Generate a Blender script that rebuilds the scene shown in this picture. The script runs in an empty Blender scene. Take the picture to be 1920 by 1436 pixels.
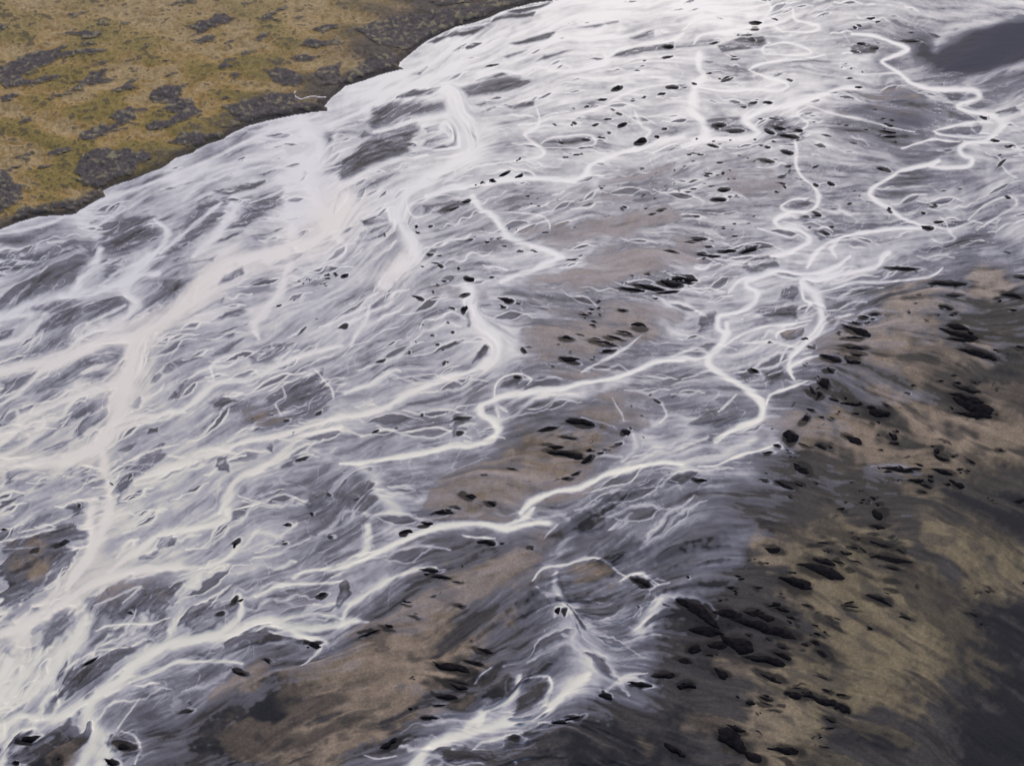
import bpy, math, random
import numpy as np

# ------------------------------------------------------------------ camera
HC = 400.0                      # height of the aircraft above the river plain, metres
PITCH = math.radians(37.0)
FPX = 2680.0                    # focal length, in photo pixels (photo 1920 x 1436)
scene = bpy.context.scene
COL = scene.collection
cd = bpy.data.cameras.new("camera")
cam = bpy.data.objects.new("camera", cd)
COL.objects.link(cam)
cd.sensor_width = 36.0
cd.lens = 36.0 * FPX / 1920.0
cd.clip_start = 1.0
cd.clip_end = 40000.0
cam.location = (0, 0, HC)
cam.rotation_euler = (math.pi / 2 - PITCH, 0, 0)
scene.camera = cam

# ------------------------------------------------------------------ sky and sun
SUN_EL, SUN_AZ = math.radians(34.0), math.radians(8.0)      # azimuth measured from +Y towards +X
w = bpy.data.worlds.new("World")
scene.world = w
w.use_nodes = True
nt = w.node_tree
sky = nt.nodes.new("ShaderNodeTexSky")
sky.sky_type = 'NISHITA'
sky.sun_disc = False
sky.sun_elevation = SUN_EL
sky.sun_rotation = SUN_AZ
sky.dust_density = 3.0
bg = nt.nodes["Background"]
bg.inputs[1].default_value = 0.11
nt.links.new(sky.outputs[0], bg.inputs[0])
sl = bpy.data.lights.new("sun", 'SUN')
sl.energy = 1.5
sl.angle = math.radians(12.0)
sl.color = (1.0, 0.945, 0.89)
sun = bpy.data.objects.new("sun", sl)
COL.objects.link(sun)
sun.rotation_euler = (-(math.pi / 2 - SUN_EL), 0, -SUN_AZ)
sun.location = (0, 0, 900)

vs = scene.view_settings
vs.view_transform = 'Standard'
vs.look = 'None'
vs.exposure = 0.1
vs.gamma = 1.0
scene.render.engine = 'CYCLES'
scene.cycles.max_bounces = 6
scene.cycles.transparent_max_bounces = 8

# ------------------------------------------------------------------ survey grid of the plain
rng = np.random.default_rng(11)
STEP = 1.6
U0, U1, V0, V1 = -520.0, 2440.0, -230.0, 1700.0
ux = np.arange(U0, U1 + .1, STEP, dtype=np.float32)
vy = np.arange(V0, V1 + .1, STEP, dtype=np.float32)
NX, NY = len(ux), len(vy)
UU, VV = np.meshgrid(ux, vy)
CP, SP = math.cos(PITCH), math.sin(PITCH)


def ground(u, v):
    """bearing of a spot on the plain -> its place in metres"""
    a = (np.asarray(u, dtype=np.float64) - 960.0) / FPX
    b = (718.0 - np.asarray(v, dtype=np.float64)) / FPX
    t = HC / (SP - b * CP)
    return a * t, (CP + b * SP) * t


GX, GY = ground(UU, VV)
fy = np.fft.fftfreq(NY)[:, None].astype(np.float32)
fx = np.fft.rfftfreq(NX)[None, :].astype(np.float32)


def blur(a, sx, sy=None):
    sy = sx if sy is None else sy
    k = np.exp(-2 * (math.pi ** 2) * ((fx * sx) ** 2 + (fy * sy) ** 2))
    return np.fft.irfft2(np.fft.rfft2(a) * k, s=(NY, NX)).astype(np.float32)


def noise(sx, sy=None):
    n = blur(rng.standard_normal((NY, NX)).astype(np.float32), sx, sy)
    return (n - n.mean()) / n.std()


def sm(a, b, x):
    t = np.clip((x - a) / (b - a), 0, 1)
    return t * t * (3 - 2 * t)


def mix(a, b, t):
    return a + (b - a) * t


def bil(a, X, Y):
    X = np.clip(X, 0, NX - 1.001)
    Y = np.clip(Y, 0, NY - 1.001)
    xi = X.astype(np.int32)
    yi = Y.astype(np.int32)
    fx_ = X - xi
    fy_ = Y - yi
    i = yi * NX + xi
    f = a.ravel()
    return (f[i] * (1 - fx_) + f[i + 1] * fx_) * (1 - fy_) + (f[i + NX] * (1 - fx_) + f[i + NX + 1] * fx_) * fy_


# ------------------------------------------------------------------ field survey (traced in tiles of the photo)
S3 = 2.992
TILE = dict(A=(0, 0), B=(640, 0), C=(1280, 0), D=(0, 480), E=(640, 480), F=(1280, 480), G=(0, 956), H=(640, 956), I=(1280, 956))


def pts(tile, txt):
    ox, oy = TILE[tile]
    return np.array([[float(c) for c in p.split(',')] for p in txt.split()]) / S3 + (ox, oy)


def rows(txt):
    t = None
    for ln in txt.strip().splitlines():
        ln = ln.strip()
        if not ln:
            continue
        if len(ln) == 1:
            t = ln
            continue
        head, body = ln.split('|')
        yield t, head.split(), body


MILK = """
0000000000002899998666566
0000000000898887656664200
0000000089977767666564433
0000007975786655665632366
0000877986666665555443355
0186666987565544444444544
7556588878556654445655332
7667697666564444556432222
7669667665565433455622221
7678777655554444344222211
7787665554452223344221111
8776676543432234432112111
6667765434323333322111111
5577765443222233221111111
7654454443222332210000000
6745455431112333210000000
8756532211112233100000000
5552211111244221000000000
3253111112421110000000000
"""

SHORE = pts('A', "-1800,1640 -900,1500 -300,1370 0,1290 30,1275 110,1245 220,1215 340,1208 430,1200 450,1180 540,1130 595,1105 580,1075 640,1045 740,1010 850,965 900,950 935,925 985,890 1080,860 1100,840 1180,805 1250,785 1300,750 1400,705 1500,680 1640,650 1760,628 1835,625 1840,610 1820,595 1860,550 1915,505")
SHORE2 = pts('B', "20,485 120,455 240,415 350,388 320,375 330,350 380,310 430,265 490,225 560,190 640,152 740,130 820,105 880,78 980,45 1100,16 1200,5 1300,-12 1500,-60 1800,-150 2300,-330 2300,-900 -4500,-900 -4500,640")
BANK = np.vstack([SHORE, SHORE2])

HEATH = """
A
1 | 930,45 980,20 1110,8 1110,35 1040,45 960,55
1 | 360,105 390,80 520,65 490,88 420,115
1 | 560,150 600,120 600,140 650,150 600,160
1 | 665,145 690,130 735,128 720,150 690,158
1 | 0,145 60,145 30,185 0,195 -60,190 -60,150
1 | 300,205 380,185 480,178 660,188 600,205 560,232 450,230 390,208
1 | -150,400 0,375 80,340 200,300 330,262 410,250 360,290 440,290 560,285 630,288 540,320 440,325 330,345 270,390 210,410 140,440 240,440 370,422 340,460 280,485 170,500 40,505 0,480 -150,500
1 | 410,290 470,258 545,250 500,275
1 | 440,400 500,375 570,355 660,342 640,365 560,385 480,402
1 | 680,320 720,315 715,332 675,335
1 | 690,370 720,340 770,335 760,352
1 | 380,485 410,465 490,440 520,400 600,385 700,378 620,410 590,440 680,445 600,475 530,485 450,515 370,550 270,580 220,580 300,545 400,510 440,475
1 | 610,525 660,500 700,490 740,445 810,438 750,480 800,505 760,525 700,530 650,525
1 | 1030,160 1090,140 1160,110 1200,80 1260,68 1290,95 1335,108 1290,140 1180,180 1090,210 1060,215 1100,180
1 | 1060,235 1110,225 1160,200 1220,205 1200,245 1130,265
1 | 1250,250 1300,220 1360,210 1340,235 1280,260
1 | 1425,230 1460,200 1530,185 1525,215 1460,240
1 | 1455,130 1480,100 1540,80 1550,50 1600,30 1630,55 1580,75 1540,100 1560,130 1500,150
1 | 890,450 920,420 960,410 1010,420 960,440 920,460
1 | 830,560 850,510 920,485 1000,490 1075,468 1040,500 1010,560 1080,575 1110,610 1140,640 1060,690 1010,710 930,745 830,755 820,720 870,690 960,685 1000,660 890,635 940,600 860,590
1 | 580,660 650,640 740,605 860,615 830,640 770,650 775,690 720,715 640,750 560,790 490,820 400,795 460,750 560,720 640,690
1 | 1220,620 1260,600 1330,590 1400,570 1540,530 1640,530 1660,570 1740,580 1820,600 1820,615 1640,640 1400,690 1300,735 1230,740 1300,680 1290,640
1 | 940,820 1010,770 1120,750 1250,765 1180,793 1100,828 1060,845 960,830
1 | 400,970 440,900 460,860 600,835 720,840 760,865 830,865 860,900 780,950 750,990 640,1040 560,1075 470,1065 440,1010
1 | 200,890 270,860 370,838 420,860 370,885 310,895
1 | 65,890 110,868 190,865 130,890
1 | 0,540 60,530 110,540 60,585 10,580
1 | -160,960 0,940 120,940 60,970 100,1040 150,1070 140,1110 90,1160 40,1200 0,1230 -160,1250
1 | 70,1240 120,1180 280,1150 430,1120 580,1080 585,1100 540,1120 430,1185 260,1195 150,1230
1 | 1330,315 1370,290 1450,278 1480,300 1420,315 1360,330
1 | 1220,400 1260,340 1330,330 1330,355 1280,370 1310,390 1250,410
1 | 1480,400 1560,390 1700,410 1720,470 1690,500 1600,505 1520,470
1 | 1690,270 1740,225 1830,230 1915,215 1915,270 1790,290
1 | 1600,340 1700,315 1830,318 1760,350 1660,370
1 | 210,1085 260,1085 270,1110 230,1120
1 | 190,960 250,930 270,950 220,970
1 | 1270,430 1330,412 1370,425 1310,455
1 | 1740,190 1830,145 1915,140 1915,180 1820,200
1 | 100,700 180,665 190,690 110,720
1 | 1300,40 1450,25 1380,50
1 | 830,265 850,255 860,270 835,280
1 | 390,720 460,705 440,730 395,738
1 | 1225,560 1290,545 1300,570 1230,580
1 | 1270,520 1370,505 1340,530
1 | 1640,60 1720,50 1700,75 1650,80
1 | 1620,110 1720,95 1690,120
1 | 920,350 985,340 960,352
1 | 725,410 780,385 770,405
B
1 | -170,430 -85,370 0,350 0,440 150,330 300,290 330,350 320,370 330,380 230,408 110,445 0,480 -50,500 -130,500 -90,470
1 | 70,180 200,130 420,80 640,40 900,0 1100,-15 1180,0 1080,16 960,42 860,76 800,104 700,128 600,160 520,200 430,255 380,300 310,280 200,270
1 | 480,20 640,-10 860,-40 700,30 540,55
"""

CHAN = """
B
.97 55 | 610,480 640,560 650,640 690,720 690,800 720,870 660,890
.95 46 | 690,870 560,960 400,1050 335,1150 330,1240 380,1340 420,1440 330,1500
.95 20 | 1640,840 1500,880 1400,930 1370,980 1280,1010 1100,1000 880,1010 760,1040 620,1060 480,1100
.9 22 | 740,1100 780,1170 850,1200 900,1270 950,1330 1050,1370 1180,1410 1240,1440
.85 20 | 1915,770 1800,790 1700,830 1640,840
.7 11 | 1640,620 1680,700 1730,740 1640,830
.7 5 | 870,1190 1000,1195 1120,1210 1165,1250 1175,1290
.75 12 | 1915,470 1700,490 1560,540 1460,600 1330,640 1180,660 1100,690 1000,700
.8 11 | 1100,610 1110,700 1030,760 1130,840 1110,880 1000,900 820,920
.8 14 | 1480,300 1490,350 1400,380 1250,400 1100,375 1000,410 900,400 760,440
.8 14 | 1915,190 1850,230 1700,250 1560,280 1500,320
.7 7 | 1120,810 1160,780 1250,765 1390,760 1425,800 1380,825 1250,830 1130,830
.8 16 | 0,1040 150,960 300,900 480,870
.7 8 | 660,1110 560,1095 420,1130 380,1170 420,1220 500,1200
.8 16 | 190,740 280,720 400,680 520,660 620,640
.7 8 | 1190,370 1230,360 1290,375 1270,395 1200,385
.85 4.5c | 640,157 740,147 830,130 850,105 880,88 960,60 1040,45 1110,32 1200,10
.7 8 | 960,640 1000,650 1040,645 1090,660
A
.8 3.2c | 1860,551 1800,556 1750,550 1690,565 1655,550 1652,530 1665,515
.95 40 | 1830,480 1700,640 1780,760 1800,900 1750,1000 1790,1120 1850,1250 1915,1350
.9 34 | 1915,1180 1760,1180 1640,1200 1650,1290 1620,1380 1500,1460
.85 24 | 1330,1150 1280,1230 1210,1330 1090,1436
.85 16 | 870,1230 940,1290 920,1360 860,1436
.8 14 | 1240,1140 1080,1270 900,1420
.8 16 | 0,1310 250,1260 480,1160 760,1060 1100,930 1500,740 1800,640
.7 11 | 1915,930 1700,990 1560,1080 1400,1140
C
.93 16 | 950,190 1080,205 1180,240 1260,280 1180,320 1120,350 1200,400 1240,430 1290,470 1400,500 1560,500 1640,510 1665,545 1600,570 1540,595 1600,625 1700,640 1770,670 1790,710 1740,760 1700,790 1600,800 1550,830 1570,870 1620,890 1600,930 1500,940 1390,930
.93 14 | 1390,930 1430,900 1360,925 1270,945 1200,965 1150,1000 1080,1040 1050,1080 1090,1130 1160,1170 1230,1220 1330,1260 1350,1275 1200,1280 1020,1300 900,1330 800,1370 760,1400 720,1440 700,1500
.8 12 | 640,760 630,800 640,850 640,930 680,1000 740,1050 760,1110 740,1170 680,1190 600,1190 560,1170 560,1150 620,1120 700,1115
.93 17 | 610,1190 540,1220 520,1250 560,1280 640,1290 700,1320 700,1360 640,1390 580,1420 500,1440
.9 24 | 980,490 880,500 780,530 700,560 600,590 480,610 380,650 350,680 400,720 420,750 330,780 180,780 60,790
.75 60s | 740,570 640,575
.65 9 | 700,590 850,640 1000,670 1160,710 1300,740
.75 9 | 470,260 560,240 660,260 720,300 600,310 470,300 450,270 490,240
.8 11 | 620,50 630,110 700,130 760,150 720,180 560,180
.8 11 | 370,390 430,360 560,340 700,330 790,310
.85 12 | 370,390 460,430 560,460 590,490 520,510 400,500 250,510 100,490 60,450
.88 24 | 90,300 90,380 120,420 80,470 60,530 60,620 110,680 130,740 100,790 0,820
.85 9 | 1410,735 1500,710 1600,690 1700,680 1740,690
.8 8 | 1410,735 1450,755 1600,770 1750,765
.8 8 | 1230,830 1330,800 1400,780 1480,790 1550,795
.55 9 | 1600,1230 1700,1150 1800,1110 1860,1110 1870,1150 1800,1200 1650,1290
.6 9 | 1480,1250 1500,1300 1530,1340 1450,1360 1400,1340
.75 7 | 1580,790 1700,800 1850,800 1900,850
.6 7 | 1790,920 1830,970 1880,1000
.7 26s | 1915,100 1700,130 1550,160 1450,200 1420,280
.6 26s | 1915,370 1750,410 1650,450 1600,470
.8 13 | 0,170 100,100 260,70 400,40 500,20
.75 10 | 60,250 100,200 260,170 420,140
.7 6 | 1000,420 1100,415 1200,410 1240,430
.8 12 | 860,1440 830,1390 870,1350
.75 12 | 480,0 500,60 440,130 520,150 560,180
.7 8 | 700,600 640,640 700,690 660,740
.5 60s | 1830,1300 1900,1250 1930,1400
.4 50s | 1700,1436 1900,1500
.3 40s | 1860,540 1850,560 1800,650 1880,700 1900,740
B
.7 20s | 1500,80 1300,100 1000,160
D
.97 52w | 1950,-330 1900,-240 1825,-120 1600,-40 1400,10 1250,70 1150,140 1080,220 980,320 880,390 800,450 770,540 760,620 710,700 690,790 670,880 640,950 580,1020 520,1080 420,1130 250,1150 100,1170 0,1185 -200,1200
.96 40w | 790,450 600,460 450,540 300,590 150,610 0,650 -200,690
.85 25w | 700,700 580,730 430,780 250,850 150,900 60,1000 0,1040 -100,1080
.93 18y | 1300,690 1210,720 1130,790 1030,860 900,890 760,900 680,930
.85 17w | 1640,40 1600,100 1570,200 1490,300 1430,380 1460,460
.88 17y | 1915,500 1780,530 1650,570 1600,600 1500,650 1400,690 1300,690
.93 20y | 1915,900 1750,950 1560,1010 1400,1040 1200,1100 1050,1150 900,1200 760,1260
.9 20y | 1915,960 1700,1020 1560,1130 1480,1180 1330,1250 1270,1350 1240,1440
.9 25w | 580,1090 600,1200 630,1300 610,1400 620,1440
.9 25 | 560,-40 540,20 460,120 420,180 200,250 80,310 0,340 -100,360
.88 24 | 840,-10 820,20 750,100 640,170 480,210 350,230
.88 22 | 880,95 780,110 700,190 765,260 730,330 640,380 540,410
.85 20 | 0,350 120,330 250,330 180,400 120,460 60,480 0,490
.75 10 | 640,380 500,430 400,520 250,570
.8 13 | 0,830 110,760 220,660 350,580 500,500 720,480
.6 36s | 430,700 490,660
.7 16 | 100,870 120,950 0,1000
.75 15 | 250,900 200,1000 150,1050 20,1120
.75 9 | 1350,540 1240,570 1190,620 1210,690
.7 8 | 1000,1060 860,1090 700,1160
.6 7 | 1780,650 1860,740 1870,800
.6 5 | 1590,740 1600,790 1550,830 1580,900
.8 12 | 700,280 500,380
.7 10 | 920,0 700,70 560,170
E
.88 18 | 1240,0 1180,30 1080,80 1000,100 900,140
.93 34 | 720,170 720,250 740,320 790,390 850,440 870,500 850,560 800,620
.75 60s | 850,430 950,520
.92 22y | 830,590 720,650 600,680 480,730 380,770 320,810 250,850 120,890 0,905
.95 18 | 1915,580 1780,590 1660,640 1520,690 1350,710 1250,740 1100,760 960,770 880,790 850,810 790,840 790,890 850,920 880,980 840,1020 740,1060 600,1070 490,1100 350,1120 150,1150 0,1165
.8 6 | 860,790 865,720 920,670 1000,660 1060,690 1040,720
.65 9 | 1340,650 1390,620 1480,580 1580,520 1680,440
.96 18 | 1915,1165 1800,1160 1640,1190 1500,1220 1350,1290 1200,1320 1080,1370 1010,1440
.7 28s | 100,1165 190,1240 210,1320 270,1370 330,1440
.85 34w | 340,0 300,70 250,120 240,170
.7 12 | 160,280 150,340 100,420 60,500
.5 32s | 1830,280 1820,340 1860,420 1915,440
.45 12 | 1640,1000 1650,1080 1580,1150
.28 60s | 1690,1000 1700,1100
.5 5 | 1520,800 1570,880 1590,930
.5 6 | 1800,830 1830,890 1790,940
.6 26s | 1000,780 1300,770 1600,700
.6 10 | 920,870 870,840 880,900
.65 6 | 700,160 730,200 690,250 700,290
F
.95 16 | 940,0 870,50 760,90 650,100 540,80 440,110 370,140 370,170 420,200 400,260 320,310 210,330 200,370 210,410 250,420 250,370
.75 9 | 440,110 340,130 280,180 260,210
.93 20 | 1150,-20 1120,0 1100,50 1000,80 880,100 760,130 680,130 690,170 740,210 760,260 780,330 770,400 720,460 660,510 610,560
.8 9 | 660,130 680,240 720,260 690,310
.7 9 | 1460,70 1380,120 1200,140 1080,150 960,150 860,180 740,210
.97 21 | 250,430 220,490 160,550 150,600 200,650 290,700 360,740 420,790 450,850 430,910 350,940 260,980 180,1040
.85 9 | 610,560 600,610 620,680 
.85 9 | 470,830 490,780 560,750 640,720 700,700
.8 11 | 800,550 700,570 620,610 600,640 630,690
.75 9 | 0,560 120,570 300,460 430,400 600,380 720,360
.75 12 | 350,490 500,480 640,510
.75 7 | 530,460 530,440 550,420 640,400 700,380
.7 24s | 0,1170 200,1130 300,1080 400,1020
.30 38s | 20,900 50,1000 20,1100
.75 8 | 540,1040 450,1080 330,1110 200,1170 100,1180
.5 28s | 460,960 520,970 480,1060
.6 7 | 0,690 120,650 180,630
.6 8 | 200,870 300,780
.6 6 | 860,340 960,325
.35 8 | 1060,1180 1200,1170 1290,1190
.15 30s | 1050,1220 1060,1180
.3 20s | 1200,795 1300,785
.6 26s | 100,600 -50,560
.6 9 | 150,540 60,520 -60,560
G
.93 20w | 520,-20 500,80 520,160 500,260 440,340 380,440
.93 24w | 600,-20 590,60 560,150 480,300 420,380
.97 42w | 1000,310 800,340 650,370 500,420 400,490 280,560 180,610 80,660 0,690 -150,740
.8 14 | 1340,200 1280,270 1150,310 1000,320 850,320
.9 22 | 1280,0 1270,60 1100,100 900,140 750,250 620,340
.97 30 | 1800,740 1700,710 1600,660 1500,630 1400,640 1300,690 1150,720 950,760 800,840 700,920 600,1000 480,1080 400,1130 300,1160 180,1150 100,1150 30,1200 0,1250 -100,1350
.65 7 | 1800,740 1790,790 1700,870
.8 20 | 2000,620 1915,640 1750,670 1640,660
.9 16 | 1355,480 1370,560 1300,640 1150,720
.88 42 | 500,600 430,700 350,820 270,930 180,1020 60,1080 0,1110
.85 38 | 160,650 120,760 60,850 20,950 0,1050
.82 40 | 480,1110 500,1200 540,1260 510,1340 460,1440
.85 30 | 600,1290 620,1330 580,1380 560,1440
.75 22s | 1100,380 1030,480 1000,560 980,640 950,700
.65 36s | 1420,330 1200,360 1100,400
.8 8 | 960,600 850,640 700,640 600,650 530,680
.88 14 | 1960,310 1915,320 1800,330 1700,350 1650,380
.75 12 | 1915,395 1780,410 1600,420 1450,480
.78 12 | 1350,860 1250,840 1100,850 1000,850 900,900 750,960 600,1040
.55 5 | 780,1060 720,1150 650,1240
.6 7 | 680,1240 750,1270 780,1340 760,1420
.65 9 | 300,100 150,150 0,180
.7 7 | 430,20 250,90 100,130
.6 7 | 230,210 100,220 0,230
.75 12 | 340,360 320,440 250,500 190,530
.7 8 | 700,520 800,430 650,490 530,540
.8 20 | 200,1210 100,1250 40,1330 0,1440
.6 18s | 900,0 700,120
.7 8 | 720,780 560,790 450,830 340,920
H
.85 13 | 1080,-10 1020,50 930,80
.97 23 | 1150,75 1050,80 930,100 800,70 660,80 500,110 380,150 250,210 130,270 0,320
.75 13 | 520,320 400,330 270,380 200,430 100,500 40,550 0,640
.6 20s | 240,380 130,470 60,530
.75 23 | 150,80 140,200 100,270
.6 24s | 280,0 290,80 250,120
.75 7 | 860,155 760,150 680,140
.9 30s | 1800,480 1770,550 1720,620 1660,680
.8 12s | 1810,480 1915,500
.62 48s | 1250,540 1280,620 1320,700 1350,800 1400,880
.93 30 | 1380,920 1300,990 1200,1080 1050,1160 900,1200 760,1230 640,1260 520,1310 440,1390 400,1440
.8 17 | 1000,930 980,1000 940,1060 800,1130 770,1200
.82 22 | 820,1070 770,1160 700,1210
.75 13 | 1170,940 1180,1000 1120,1090 1000,1170
.75 7 | 960,1000 1040,950 1160,935 1185,990
.7 9 | 1060,400 1130,330 1280,300 1380,270 1460,280 1540,340 1600,370
.62 14 | 1200,350 1190,430 1230,500 1280,570
.65 7 | 1560,400 1600,370 1680,360 1780,420
.5 24s | 1280,90 1260,170 1220,230 1150,310
.5 7 | 1140,160 1200,90
.62 10 | 1010,1250 900,1270 800,1290 740,1340
.65 9 | 1330,1160 1220,1190 1100,1190
.5 9 | 1720,910 1600,920 1540,960
.5 13 | 1740,985 1650,940 1560,960 1480,1020
.4 5 | 1500,110 1570,45
.55 7 | 1240,545 1200,540 1190,600
.55 6 | 300,1380 200,1390 130,1370
.6 6 | 840,880 770,930 740,970
.5 60s | 1400,850 1300,980 1420,960
I
.4 44s | 0,500 40,500
.25 40s | 0,400 120,330 300,260
.2 30s | 100,250 300,180 420,140
"""

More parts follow.
